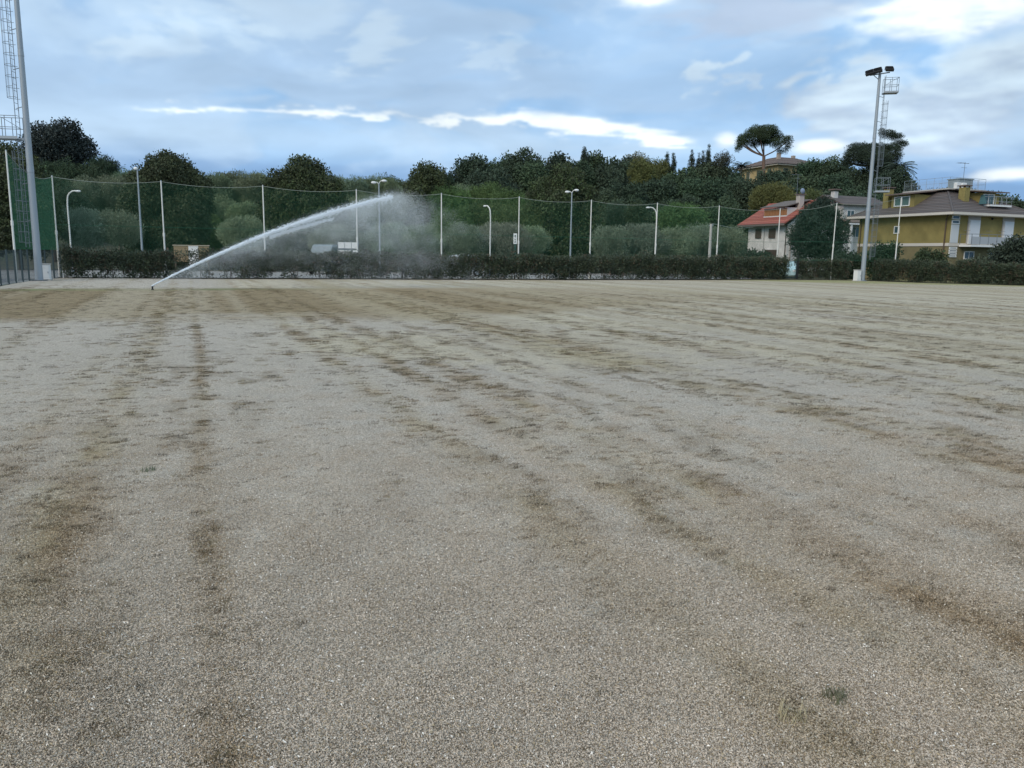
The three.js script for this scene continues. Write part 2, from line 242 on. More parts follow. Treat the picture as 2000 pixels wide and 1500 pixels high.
{
  const r = rngOf(77), vm = new THREE.MeshStandardMaterial({ vertexColors: true, roughness: 0.9, side: THREE.DoubleSide });
  for (let v = 0; v < 3; v++) {
    const list = [];
    for (let k = 0; k < 8200; k++) {
      const d = 1.6 + 15 * r() ** 1.7, x = (r() * 2 - 1) * (d * 0.72 + 0.4); if (r() < sm(2.6, 12, d)) continue;
      const p = V(x, 0, -d), [s, t] = toST(p), c = fieldColour(s, t); p.y = relief(s, t) - 0.001 - 0.004 * sm(3, 12, d); list.push({ p, q: yq(r() * 6.28), s: 0.9 + 0.5 * r(), c: [c[0] / 0.29, c[1] / 0.26, c[2] / 0.214] });
    }
    instanced('straw_litter', strawPatch(100 + v, 170, 0.21), vm, list, scene, 'loose pale straw and sand grains strewn over the field', 'straw');
  }
}
function bladeClump(seed, n, R, h, w, lean) {
  const r = rngOf(seed), pos = [];
  for (let k = 0; k < n; k++) {
    const a = r() * 6.283, q = R * Math.sqrt(r()), x = Math.cos(a) * q, z = Math.sin(a) * q, b = r() * 6.283, H = h * (0.5 + r()), l = lean * (0.3 + r()) * H, wx = Math.cos(b + 1.57) * w, wz = Math.sin(b + 1.57) * w;
    const m = [x + Math.cos(b) * l * 0.4, H * 0.6, z + Math.sin(b) * l * 0.4], e = [x + Math.cos(b) * l, H, z + Math.sin(b) * l];
    pos.push(x - wx, 0, z - wz, x + wx, 0, z + wz, m[0] + wx * .7, m[1], m[2] + wz * .7, x - wx, 0, z - wz, m[0] + wx * .7, m[1], m[2] + wz * .7, m[0] - wx * .7, m[1], m[2] - wz * .7, m[0] - wx * .7, m[1], m[2] - wz * .7, m[0] + wx * .7, m[1], m[2] + wz * .7, ...e);
  }
  const g = new THREE.BufferGeometry(); g.setAttribute('position', new THREE.Float32BufferAttribute(pos, 3)); g.computeVertexNormals(); return g;
}
{
  const r = rngOf(78), list = [[], []];
  for (let k = 0; k < 330000; k++) {
    const d = 1.9 + 34 * r() ** 1.75, x = (r() * 2 - 1) * (d * 0.72 + 0.5), p = V(x, 0, -d), [s, t] = toST(p); if (s < -7.2) continue;
    if (r() > 0.9 * sm(0.40, 0.58, fbm(s * 7 + 90, t * 11 + 14, 2))) continue;
    const f = fieldState(s, t); if (r() > Math.min(0.9, f.band * 0.68 + f.damp * 0.08 + f.hum * 0.3 + 0.035)) continue;
    const q = r(), b = 0.6 + 0.7 * r(), c = q < 0.34 ? [0.22, 0.155, 0.085] : q < 0.5 ? [0.27, 0.225, 0.12] : [0.10, 0.082, 0.054], k0 = 0.28 + 0.85 * sm(2, 18, d);
    p.y = relief(s, t) - 0.002; list[k & 1].push({ p, q: yq(PHI + (r() - 0.5) * 0.9), s: V(k0 * (0.8 + 1.3 * r()), 0.45 + 0.6 * r(), k0 * (0.45 + 0.5 * r())), c: [c[0] * b, c[1] * b, c[2] * b] });
  }
  const bm = mat([1, 1, 1], { roughness: 0.95 });
  list.forEach((l, i) => instanced('dead_grass', bladeClump(60 + i, 26, 0.065, 0.016, 0.0022, 1.6), bm, l, scene, 'short dead brown grass left standing in the combed bands', 'grass'));
}
// three tufts that stand by themselves near the camera
[[1547, 1405, 'pale straw yellow grass tuft on bare sand', [0.38, 0.32, 0.19], 0.04], [1632, 1368, 'dark flattened grass tuft beside the pale tuft', [0.12, 0.12, 0.065], 0.035], [290, 918, 'small green weed tuft beside the wide brown band', [0.10, 0.13, 0.07], 0.03]].forEach(([px, py, label, c, h], i) => {
  const p = gnd(px, py), [s, t] = toST(p); p.y = relief(s, t); const o = thing('grass_tuft', label, 'grass tuft', p); part('blades', bladeClump(900 + i, 60, 0.055, h, 0.002, 0.9), mat(c), o);
});

// ---------------------------------------------------------------- vegetation
function leafClump(seed, n, R, len, wid, o = {}) {
  const r = rngOf(seed), pos = [], nrm = [], a = V(), b = V(), c = V(), m = V();
  for (let k = 0; k < n; k++) {
    do m.set(r() * 2 - 1, r() * 2 - 1, r() * 2 - 1); while (m.lengthSq() > 1 || m.lengthSq() < 0.05);
    const out = m.clone().normalize(); m.multiplyScalar(R); if (o.flat) m.y *= o.flat;
    a.set(r() * 2 - 1, (r() * 2 - 1) + (o.up || 0), r() * 2 - 1).addScaledVector(out, o.out ?? 0.7).normalize();
    b.set(r() * 2 - 1, r() * 2 - 1, r() * 2 - 1).cross(a).normalize();
    const L = len * (0.65 + 0.7 * r()), W = wid * (0.65 + 0.7 * r()) / 2;
    const t = m.clone().addScaledVector(a, L), l = m.clone().addScaledVector(a, L * 0.45).addScaledVector(b, W), q = m.clone().addScaledVector(a, L * 0.45).addScaledVector(b, -W);
    c.crossVectors(a, b).multiplyScalar(0.12 * L); l.add(c); q.add(c);
    for (const p of [m, l, t, m, t, q]) pos.push(p.x, p.y, p.z);
  }
  const g = new THREE.BufferGeometry(); g.setAttribute('position', new THREE.Float32BufferAttribute(pos, 3)); g.computeVertexNormals(); return g;
}
const leafMat = mat([1, 1, 1], { roughness: 0.8 }), glossLeaf = mat([1, 1, 1], { roughness: 0.6 });
const CL = {
  broad: [1, 2].map((i) => leafClump(200 + i, 22, 0.5, 0.27, 0.17)), fine: [1, 2].map((i) => leafClump(210 + i, 34, 0.5, 0.26, 0.08, { out: 0.9 })),
  olive: [1, 2].map((i) => leafClump(220 + i, 40, 0.5, 0.24, 0.055, { up: 1.3, out: 0.9 })), pine: [1, 2].map((i) => leafClump(230 + i, 46, 0.5, 0.24, 0.05, { up: 0.8, out: 1.3, flat: 0.6 })),
  cypress: [1, 2].map((i) => leafClump(240 + i, 30, 0.45, 0.32, 0.09, { up: 1.8 })), plate: [1, 2].map((i) => leafClump(250 + i, 34, 0.6, 0.34, 0.09, { flat: 0.25, out: 1.4 })),
  hedge: [1, 2, 3].map((i) => leafClump(260 + i, 18, 0.17, 0.105, 0.05, { up: 0.35 })),
};
const rq = (r) => new THREE.Quaternion().setFromEuler(new THREE.Euler((r() - 0.5) * 1.2, r() * 6.283, (r() - 0.5) * 1.2));
function foliage(parent, kind, lobes, colour, r, o = {}) {
  const size = o.size || 1, dens = (o.density || 3.6) / (size * size), lists = CL[kind].map(() => []), clump = (o.clump || 0.5) * size;
  lobes.forEach((L, li) => {
    const [cx, cy, cz, rx, ry, rz] = L, A = 4 * Math.PI * Math.pow((Math.pow(rx * ry, 1.6) + Math.pow(rx * rz, 1.6) + Math.pow(ry * rz, 1.6)) / 3, 1 / 1.6), n = Math.max(6, Math.round(A * dens)), lb = 0.82 + 0.36 * r();
    for (let k = 0; k < n; k++) {
      const y = r() * 2 - 1, a = r() * 6.283, h = Math.sqrt(1 - y * y), q = (r() < 0.8 ? 0.8 + 0.26 * r() : 0.25 + 0.55 * r()) * (kind === 'olive' || kind === 'fine' ? 0.86 + 0.42 * r() : 1);
      const p = V(cx + Math.cos(a) * h * rx * q, cy + y * ry * q, cz + Math.sin(a) * h * rz * q);
      if (lobes.some((m, mi) => mi !== li && ((p.x - m[0]) / m[3]) ** 2 + ((p.y - m[1]) / m[4]) ** 2 + ((p.z - m[2]) / m[5]) ** 2 < 0.42)) continue;
      if (p.y < (o.floor ?? -1e9)) continue;
      const b = lb * (0.72 + 0.56 * r()), tw = o.twin && r() < o.twinShare ? o.twin : colour;
      const i = Math.floor(r() * lists.length);
      lists[i].push({ p, q: rq(r), s: clump / 0.5 * (0.7 + 0.6 * r()), c: [tw[0] * b, tw[1] * b, tw[2] * b] });
    }
  });
  lists.forEach((l, i) => { if (l.length) instanced('foliage', CL[kind][i], o.mat || leafMat, l, parent); });
}
function trunk(parent, H, r0, material, limbs = [], lean = V(0, 0, 0)) {
  const g = [tube([V(0, -0.3, 0), V(lean.x * .2, H * 0.35, lean.z * .2), V(lean.x * .6, H * 0.7, lean.z * .6), V(lean.x, H, lean.z)], r0, 8, 7)];
  const p = g[0].attributes.position; // taper upwards
  for (let i = 0; i < p.count; i++) { const k = Math.max(0, p.getY(i) / H), cx = mix(0, lean.x, k * k), cz = mix(0, lean.z, k * k), f = 1 - 0.55 * k; p.setX(i, cx + (p.getX(i) - cx) * f); p.setZ(i, cz + (p.getZ(i) - cz) * f); }
  g[0].computeVertexNormals();
  for (const [a, b, r] of limbs) g.push(rod(a, b, r, r * 0.45, 6));
  part('trunk', g, material, parent);
}
let treeSeed = 1000;
// px: centre column; top, low: rows of the crown's top and underside; w: width in pixels; d: metres ahead
function tree(o) {
  const r = rngOf(treeSeed++), top = at(o.px, o.top, o.d), x = top.x, gy = o.ground ?? groundH(x, o.d), H = top.y - gy, W = o.w / 1558 * o.d, low = Math.max(o.low ? at(o.px, o.low, o.d).y - gy : H * 0.15, 0.3);
  const t = thing(o.name, o.label, o.category || 'tree', V(x, gy, -o.d), 0, o.group), ch = H - low, cy = (H + low) / 2, R = W / 2, lobes = [], shape = o.shape || 'round', c = o.colour, jit = (k) => c.map((v) => v * (0.92 + 0.16 * r()));
  const size = o.size || (shape === 'cypress' ? 0.55 : Math.max(0.7, Math.min(1.6, o.d / 105)));
  if (shape === 'round' || shape === 'olive') {
    const n = shape === 'olive' ? 15 : 13, lr = shape === 'olive' ? 0.36 : 0.4;
    lobes.push([0, cy, 0, R * 0.66, ch * 0.36, R * 0.66]);
    for (let k = 0; k < n; k++) { const y = 1 - 2 * (k + 0.5) / n, a = k * 2.4 + r() * 0.8, h = Math.sqrt(1 - y * y), q = 0.62 + (r() - 0.5) * 0.16, s = lr * (0.75 + 0.5 * r()); lobes.push([Math.cos(a) * h * R * q, cy + y * ch / 2 * q, Math.sin(a) * h * R * q, R * s, ch / 2 * s * 1.05, R * s]); }
  } else if (shape === 'cone') { // broad shoulders, pointed crown with a few leaders
    const n = 20; for (let k = 0; k < n; k++) { const f = (k + 0.5) / n, prof = f < 0.35 ? 0.8 + 0.2 * f / 0.35 : 1 - ((f - 0.35) / 0.65) ** 2.1 * 0.8, a = k * 2.4 + r(), q = R * prof * 0.6, s = R * (0.2 + 0.24 * prof) * (0.8 + 0.4 * r()); lobes.push([Math.cos(a) * q, low + ch * f * 0.93, Math.sin(a) * q, s, s * 0.95, s]); }
    lobes.push([0, low + ch * 0.4, 0, R * 0.6, ch * 0.4, R * 0.6], [R * 0.06, H - R * 0.2, 0, R * 0.16, R * 0.26, R * 0.16]);
  } else if (shape === 'cypress') {
    const n = 9; for (let k = 0; k < n; k++) { const f = k / (n - 1), q = R * (f < 0.3 ? 0.7 + f : 1 - ((f - 0.3) / 0.7) ** 1.5 * 0.93); lobes.push([(r() - 0.5) * R * 0.2, low + ch * f * 0.96, (r() - 0.5) * R * 0.2, q, ch / n * 0.95, q]); }
  } else if (shape === 'hump') { // shrub down to the ground
    const n = 11; lobes.push([0, ch * 0.4, 0, R * 0.75, ch * 0.5, R * 0.75]); for (let k = 0; k < n; k++) { const a = k * 2.4 + r(), q = R * (0.35 + 0.35 * r()), y = ch * (0.2 + 0.55 * r()); lobes.push([Math.cos(a) * q, y, Math.sin(a) * q, R * (0.3 + 0.12 * r()), ch * 0.26, R * (0.3 + 0.12 * r())]); }
  } else if (shape === 'layered') { // dark conifer with drooping plates
    const n = 30; for (let k = 0; k < n; k++) { const f = (k + 0.3) / n, a = k * 2.4 + r(), rr = R * (1 - f * 0.78) * (0.75 + 0.4 * r()), q = rr * 0.55; lobes.push([Math.cos(a) * q, low + ch * f - rr * 0.1, Math.sin(a) * q, rr * 0.55, ch * 0.045 + 0.25, rr * 0.5]); }
    lobes.push([0, low + ch * 0.3, 0, R * 0.3, ch * 0.34, R * 0.3]);
  }
  const kind = o.kind || ({ olive: 'olive', cypress: 'cypress', layered: 'plate' })[shape] || 'broad';
  foliage(t, kind, lobes, jit(), r, { size, density: o.density, twin: o.twin, twinShare: o.twinShare, floor: 0.05 });
  if (shape !== 'hump') {
    const limbs = []; for (let k = 0; k < 5; k++) { const L = lobes[1 + Math.floor(r() * (lobes.length - 1))]; limbs.push([V(0, Math.min(low + ch * 0.25 * r(), H * 0.5), 0), V(L[0] * 0.8, Math.max(L[1], low * 0.9), L[2] * 0.8), Math.max(0.05, W * 0.012)]); }
    trunk(t, Math.max(low + ch * 0.55, H * 0.5), Math.max(0.09, W * 0.028), o.bark || M.bark, limbs);
  }
  return t;
}
const near = (px) => (px < 200 ? 'below the lone large tree' : px < 330 ? 'behind the single headed tall lamp' : px < 560 ? 'behind the tan notice board' : px < 720 ? 'behind the white poster panels' : px < 880 ? 'behind the water mist' : px < 1060 ? 'behind the small white sign' : px < 1160 ? 'behind the cone shaped tree' : px < 1300 ? 'behind the leftward hooked lamp' : px < 1420 ? 'behind the concrete utility pole' : px < 1540 ? 'below the umbrella pine' : px < 1640 ? 'behind the dark conifer' : 'behind the right floodlight mast');
const OAK = [0.040, 0.068, 0.036], OAKB = [0.056, 0.084, 0.042], LIME = [0.060, 0.078, 0.028], OLIVE = [0.185, 0.230, 0.150], GREEN = [0.088, 0.142, 0.046], YEL = [0.135, 0.135, 0.040], CYP = [0.036, 0.054, 0.030];
// broad brown-green trees in a row behind the car park
[[322, 302, 488, 176, 72, 'tall brown green tree behind the bare lamp post, widest of the row'], [590, 315, 488, 176, 78, 'brown green twin topped tree behind the water jet'], [838, 321, 470, 116, 100, 'brown green pointed tree rising above the water mist'], [1100, 327, 500, 150, 84, 'olive brown cone shaped tree behind the twin headed street lamp'], [22, 288, 480, 150, 62, 'brown green tree behind the side net and ladder']].forEach(([px, top, low, w, d, label]) => tree({ name: 'lime_tree', label, px, top, low, w, d, shape: 'cone', colour: LIME, twin: [0.052, 0.066, 0.03], twinShare: 0.4, group: 'brown green trees behind the car park' }));
tree({ name: 'round_tree', label: 'large dark spreading tree alone on the skyline beside the floodlight mast', px: 112, top: 238, low: 345, w: 128, d: 118, colour: [0.030, 0.040, 0.034], density: 3.0 });
tree({ name: 'round_tree', label: 'small dark bush topped tree on the ridge beside the lone large tree', px: 203, top: 312, low: 350, w: 52, d: 118, colour: OAK, kind: 'fine' });
// the wood on the hill
[[60, 318, 110, 105], [130, 330, 90, 110], [925, 306, 92, 132], [985, 310, 84, 138], [1022, 300, 92, 134], [960, 330, 110, 118], [1045, 318, 60, 128], [1090, 304, 46, 140], [1130, 318, 70, 128], [1160, 302, 52, 138], [1195, 326, 80, 128], [1215, 312, 70, 142], [1330, 338, 90, 130], [1285, 352, 100, 120], [1225, 362, 110, 112], [1170, 376, 100, 104], [1375, 352, 110, 118], [1330, 385, 110, 104], [1395, 318, 90, 142], [1430, 345, 90, 128], [1470, 352, 80, 122], [1410, 390, 100, 104], [1515, 338, 80, 134], [1585, 316, 66, 142], [1615, 311, 80, 142], [1748, 332, 76, 112], [1640, 322, 80, 140], [1575, 348, 100, 126], [1630, 345, 90, 122], [1680, 335, 80, 128], [1720, 320, 90, 134], [1660, 372, 90, 112], [1700, 380, 90, 108], [1600, 372, 110, 112], [1540, 360, 80, 116]].forEach(([px, top, w, d], i) => tree({ name: 'evergreen_oak', label: (d > 131 ? 'uphill' : d > 117 ? 'mid slope' : 'downhill') + ' dark evergreen oak in the wood ' + near(px), px, top, low: top + w * 1.05, w, d, colour: i % 3 ? OAK : OAKB, group: 'evergreen oaks of the hill wood' }));
[[1255, 318, 60, 136], [1240, 306, 60, 146], [1285, 312, 52, 140]].forEach(([px, top, w, d]) => tree({ name: 'yellowing_tree', label: ['lower', 'taller', 'slim'][[1255, 1240, 1285].indexOf(px)] + ' yellow green tree on the wood beside thin cypresses', px, top, low: top + 70, w, d, colour: [0.125, 0.135, 0.042], kind: 'fine', group: 'yellow green trees in the wood' }));
[[1142, 289, 26, 136, 370], [1303, 300, 17, 140, 360], [1316, 303, 13, 141, 360], [1352, 296, 17, 142, 370], [1365, 304, 15, 143, 370], [1374, 298, 14, 142, 370], [1384, 287, 16, 143, 370]].forEach(([px, top, w, d, low]) => tree({ name: 'cypress', label: (px < 1200 ? 'dark pointed cypress tip above the cone shaped tree' : px < 1330 ? 'thin dark cypress of the pair beside the yellow green trees' : 'thin dark cypress spire in the cluster of four beside the feathery tree'), px, top, low, w, d, shape: 'cypress', colour: CYP, group: 'cypresses on the hill' }));
tree({ name: 'bare_tree', label: 'thin feathery tree between the cypresses and the palm', px: 1412, top: 299, low: 326, w: 34, d: 140, kind: 'fine', density: 1.0, colour: [0.06, 0.075, 0.045], size: 1.0 });
tree({ name: 'small_tree', label: 'tiny round topped tree in the dip beside the wood', px: 878, top: 338, low: 372, w: 18, d: 128, shape: 'cypress', colour: OAK });
// olives and scrub on the slope and behind the car park
[[165, 350, 70, 104, 412], [225, 345, 80, 106, 415], [420, 344, 70, 112, 400], [455, 340, 70, 116, 390], [500, 342, 70, 112, 395], [660, 348, 60, 116, 400], [690, 352, 60, 114, 400], [720, 350, 60, 118, 400], [755, 352, 60, 116, 400], [420, 385, 90, 96, 445], [480, 395, 80, 92, 450], [705, 385, 90, 98, 450], [770, 388, 90, 100, 450], [890, 362, 90, 112, 430], [250, 335, 70, 118, 390], [275, 338, 50, 122, 390]].forEach(([px, top, w, d, low]) => tree({ name: 'olive_tree', label: 'grey green olive tree on the slope ' + near(px), px, top, low, w, d, shape: 'olive', colour: [0.160, 0.205, 0.115], bark: M.barkPale, group: 'olives on the slope' }));
[[165, 410, 90, 66, 484], [232, 412, 80, 67, 484], [470, 424, 95, 68, 488], [910, 440, 100, 72, 500], [985, 436, 110, 73, 500], [1040, 444, 70, 74, 500], [1195, 446, 90, 76, 505], [1255, 440, 100, 77, 505], [1325, 448, 90, 78, 505], [1375, 442, 80, 79, 505], [1425, 446, 70, 80, 505], [760, 436, 100, 71, 500], [820, 440, 90, 71, 500], [650, 440, 90, 70, 500]].forEach(([px, top, w, d, low]) => tree({ name: 'low_olive', label: 'low silvery olive bush ' + near(px), px, top, low, w, d, shape: 'olive', colour: OLIVE, bark: M.barkPale, group: 'olives behind the hedge' }));
[[885, 372, 90, 96], [945, 362, 90, 98], [1000, 372, 90, 92], [1040, 385, 70, 90], [900, 405, 100, 84], [960, 402, 100, 84], [1020, 400, 90, 82], [1130, 405, 90, 90], [395, 415, 90, 82], [545, 420, 80, 84], [700, 420, 90, 84], [360, 372, 90, 92], [130, 372, 90, 84], [95, 345, 100, 92], [75, 318, 80, 108], [128, 324, 84, 109], [172, 330, 74, 110]].forEach(([px, top, w, d]) => tree({ name: 'leafy_tree', label: (d > 94 ? 'uphill' : d > 83 ? 'mid slope' : 'downhill') + ' mid green leafy tree ' + near(px), px, top, low: Math.min(top + 95, 500), w, d, colour: px < 200 ? [0.050, 0.078, 0.036] : GREEN, kind: 'fine', group: 'mid green trees' }));
{ const r = rngOf(515); for (let k = 0; k < 26; k++) { const px = 150 + k * 29 + r() * 12, d = 138 + r() * 22; tree({ name: 'slope_tree', label: (k % 3 ? 'grey green' : 'deeper green') + ' tree along the slope top ' + near(px), px, top: 345 + r() * 14, low: 400, w: 52 + r() * 22, d, shape: k % 3 ? 'olive' : 'round', kind: k % 3 ? 'olive' : 'fine', colour: k % 3 ? [0.130, 0.165, 0.090] : [0.085, 0.125, 0.048], group: 'trees along the top of the slope' }); } }
tree({ name: 'round_bush', label: 'bright green rounded tree on the grass bank left of the white house', px: 1335, top: 400, low: 452, w: 88, d: 88, colour: [0.085, 0.150, 0.048], kind: 'fine' });
tree({ name: 'round_bush', label: 'small green egg shaped bush on the dry grass bank', px: 1243, top: 399, low: 442, w: 34, d: 90, colour: [0.055, 0.085, 0.04], kind: 'fine' });
tree({ name: 'round_bush', label: 'grey green bush on the bank beside the egg shaped bush', px: 1205, top: 396, low: 440, w: 44, d: 92, colour: [0.07, 0.095, 0.065], kind: 'olive' });
tree({ name: 'yellowing_tree', label: 'round yellow green tree behind the red tiled roof', px: 1512, top: 362, low: 420, w: 84, d: 106, colour: YEL, kind: 'fine' });
tree({ name: 'yellowing_tree', label: 'small yellow green tree behind the roof chimney', px: 1583, top: 374, low: 420, w: 44, d: 104, colour: [0.10, 0.12, 0.04], kind: 'fine' });
tree({ name: 'dark_conifer', label: 'dark drooping conifer in front of the white house', px: 1606, top: 392, low: 502, w: 112, d: 79, shape: 'cone', kind: 'plate', colour: [0.032, 0.056, 0.038], size: 0.8, density: 1.9 });
tree({ name: 'dark_conifer', label: 'dark conifer filling the gap beside the white house chimney', px: 1600, top: 396, low: 440, w: 40, d: 90, shape: 'cone', colour: [0.034, 0.058, 0.038] });
[[1482, 482, 56, 72, 'dark rounded shrub under the white house windows', [0.032, 0.052, 0.03]], [1728, 464, 62, 67.5, 'green shrub beside the floodlight mast ladder', [0.034, 0.062, 0.028]], [1818, 474, 62, 66, 'bushy green shrub against the olive coloured wall', [0.040, 0.065, 0.028]], [1985, 448, 80, 61, 'tall dark shrub at the end of the balcony', [0.030, 0.046, 0.030]], [1915, 494, 60, 63, 'low shrub under the balcony', [0.045, 0.06, 0.034]], [1655, 480, 60, 70, 'low dark shrub between the conifer and the mast', [0.03, 0.05, 0.03]]].forEach(([px, top, w, d, label, colour]) => tree({ name: 'shrub', label, category: 'shrub', px, top, w, d, shape: 'hump', colour, size: 0.7 }));
[[1940, 380, 60, 130], [1975, 388, 60, 128], [2010, 396, 60, 126], [1880, 372, 60, 135], [1830, 372, 60, 140]].forEach(([px, top, w, d]) => tree({ name: 'far_tree', label: 'dark far tree showing behind the olive coloured house', px, top, low: top + 40, w, d, colour: OAK, group: 'far trees behind the house' }));
// umbrella pine and the broad old pine
function pine(name, label, px, baseRow, d, crowns, fork, trunkR, c) {
  const base = at(px, baseRow, d), gy = Math.min(groundH(base.x, d), base.y), r = rngOf(treeSeed++), t = thing(name, label, 'tree', V(base.x, gy, -d)); const loc = (x, y, z = 0) => { const p = at(x, y, d); return V(p.x - base.x, p.y - gy, z); };
  const lobes = crowns.map(([x, y, w, h, z]) => { const p = loc(x, y, (z || 0) * d / 1558); return [p.x, p.y, p.z, w / 1558 * d / 2, h / 1558 * d / 2, w / 1558 * d / 2.1]; });
  foliage(t, 'pine', lobes, c || [0.052, 0.080, 0.034], r, { size: 0.85, density: 4.2 });
  const f = loc(...fork), limbs = lobes.filter((_, i) => i === 3 || i === 4 || i % 5 === 0).map((L) => [V(f.x, f.y - 0.1, 0), V(L[0], L[1] - L[4] * 0.3, L[2]), trunkR * 0.45]);
  const parts = [rod(V(0, -0.3, 0), f, trunkR, trunkR * 0.8, 8), ...limbs.map(([a, b, q]) => tube([a, a.clone().lerp(b, 0.5).add(V(0, -0.25, 0)), b], q * 0.75, 6, 6))];
  part('trunk', parts, M.barkPine, t); return t;
}
pine('umbrella_pine', 'tall umbrella pine with flat dome crown above the hilltop villa', 1494, 330, 138, [[1492, 258, 40, 20, 0], [1466, 263, 28, 18, 10], [1516, 264, 30, 18, -8], [1450, 276, 20, 15, 0], [1534, 276, 20, 15, 6], [1480, 268, 34, 18, 16], [1502, 268, 34, 18, -16], [1442, 288, 11, 13, 0], [1512, 281, 22, 12, 8], [1529, 295, 15, 7, -4], [1474, 279, 22, 12, -8], [1506, 253, 22, 12, 0], [1478, 253, 20, 12, 0], [1456, 268, 18, 13, -8], [1539, 286, 11, 9, 0], [1446, 280, 12, 12, 5], [1493, 276, 24, 14, 0]], [1492, 304], 0.34);
pine('broad_pine', 'broad dark pine with ragged arms behind the right floodlight mast', 1700, 345, 128, [[1690, 296, 50, 26, 0], [1668, 304, 40, 24, 10], [1712, 300, 54, 36, -8], [1656, 314, 20, 16, 0], [1735, 300, 44, 30, 4], [1700, 312, 60, 30, 14], [1733, 262, 26, 8, 0], [1745, 268, 26, 8, 3], [1757, 280, 24, 7, 0], [1722, 257, 12, 5, 0], [1740, 290, 30, 10, -4], [1650, 320, 14, 10, 0], [1680, 288, 34, 16, -12], [1738, 315, 36, 30, -6], [1715, 328, 44, 24, 6]], [1704, 322], 0.5, [0.036, 0.056, 0.034]);
// palms
function palm(label, px, top, w, d, n = 34) {
  const c = at(px, top, d), gy = groundH(c.x, d), L = w / 1558 * d / 2, r = rngOf(treeSeed++), y0 = c.y - gy - L * 0.45, t = thing('palm_tree', label, 'palm', V(c.x, gy, -d)), g = [];
  trunk(t, y0, 0.32, M.bark);
  for (let k = 0; k < n; k++) {
    const a = k * 2.4, up = 1.25 - 1.7 * (k / n), dir = V(Math.cos(a), 0, Math.sin(a)), pts = [], rib = [];
    for (let q = 0; q <= 6; q++) { const f = q / 6; rib.push(V(0, y0, 0).addScaledVector(dir, L * f * Math.cos(up * (1 - f * 0.5))).add(V(0, L * (Math.sin(up) * f * 0.9 - 0.55 * f * f), 0))); }
    for (let q = 1; q <= 6; q++) for (const sd of [-1, 1]) for (let m = 0; m < 3; m++) { const a0 = rib[q - 1].clone().lerp(rib[q], m / 3), side = V(-dir.z, 0, dir.x).multiplyScalar(sd * L * 0.20 * (1 - Math.abs(q - 3) / 6)), e = a0.clone().add(side).addScaledVector(dir, L * 0.10).add(V(0, -L * 0.07, 0)), b0 = a0.clone().addScaledVector(dir, L * 0.05); pts.push(a0, b0, e); }
    const b = new THREE.BufferGeometry().setFromPoints(pts); b.computeVertexNormals();
    part('frond', [b, rod(rib[0], rib[3], 0.03, 0.02, 3), rod(rib[3], rib[6], 0.02, 0.01, 3)], palmMat, t);
  }
}
const palmMat = mat([0.040, 0.062, 0.036]);
palm('short palm tree beside the hilltop villa', 1449, 313, 46, 130);
palm('palm tree at the right edge of the hill wood', 1758, 311, 66, 118);

// ---------------------------------------------------------------- hedges
function hedge(label, line, height, o = {}) { // line in field axes (front foot)
  const r = rngOf(treeSeed++), pts = line.map(([s, t]) => fieldP(s, t)), lists = CL.hedge.map(() => []), stems = [], thick = o.thick || 0.85;
  const mid = pts[0].clone().lerp(pts[pts.length - 1], 0.5), t = thing('hedge', label, 'hedge', V(mid.x, 0, mid.z), 0, 'hedges round the field');
  for (let k = 0; k + 1 < pts.length; k++) {
    const a = pts[k], b = pts[k + 1], L = a.distanceTo(b), u = b.clone().sub(a).normalize(), n = V(u.z, 0, -u.x); if (n.z > 0) n.negate();
    for (let q = 0; q < L * (o.per || 215); q++) {
      const f = r(), w = r(), p = a.clone().addScaledVector(u, f * L), px = o.thin ? o.thin(toST(p)[0]) : 1, hh = height(toST(p)[0]) * (0.88 + 0.16 * fbm(p.x * 0.9 + 60, 2, 3)) * (0.97 + 0.1 * fbm(p.x * 1.7, 3, 2)) , y = r() ** 0.8 * hh + (r() < 0.05 * sm(0.45, 0.7, fbm(p.x * 1.3, 21, 2)) * 2 ? 0.36 * r() : 0);
      const low = sm(0.95, 0.12, y) * 1.35 * sm(0.36, 0.56, fbm(p.x * 0.55 + 3, 9, 2)), gap = fbm(p.x * 1.8 + 5, y * 2.6 + 8, 3);
      if (r() < low * sm(0.04, 0.2, y) * (0.78 + (0.5 - gap) * 2.6) * (typeof o.sparse === 'function' ? o.sparse(toST(p)[0]) : o.sparse ?? 1)) continue;
      if (y > 0.35 && r() > px) continue;
      if (gap < 0.36 && r() < 0.7) continue;
      p.addScaledVector(n, w * thick); p.y = y + 0.03; p.x -= mid.x; p.z -= mid.z;
      const bb = 0.65 + 0.7 * r(), c = r() < 0.09 ? [0.105, 0.078, 0.048] : r() < 0.5 ? [0.042, 0.062, 0.036] : [0.060, 0.080, 0.042];
      lists[Math.floor(r() * 3)].push({ p, q: rq(r), s: 0.8 + 0.6 * r(), c: c.map((v) => v * bb) });
    }
    for (let q = 0; q < L * 2.2; q++) { const p = a.clone().addScaledVector(u, r() * L).addScaledVector(n, thick * (0.3 + 0.4 * r())).sub(V(mid.x, 0, mid.z)); stems.push(rod(p.clone().setY(-0.05), p.clone().add(V((r() - 0.5) * 0.4, 0.9 + 0.4 * r(), (r() - 0.5) * 0.3)), 0.022, 0.01, 5)); }
  }
  lists.forEach((l, i) => instanced('foliage', CL.hedge[i], glossLeaf, l, t));
  part('stems', stems, M.bark, t).userData.kind = 'stuff';
}
const backH = (s) => 1.60 + 0.06 * Math.sin(s * 0.7) + (s > 30 ? 0.1 : 0);
hedge('long dark hedge along the foot of the back net', [[-6.6, 51.2], [7, 50.5], [20, 49.9], [30, 50.0], [45.3, 51.4]], backH, { thin: (s) => (s > -0.9 && s < 1.5 ? 0.45 : 1), sparse: (q) => (q < 4 ? 1.12 : q < 30 ? 0.95 : 0.55) });
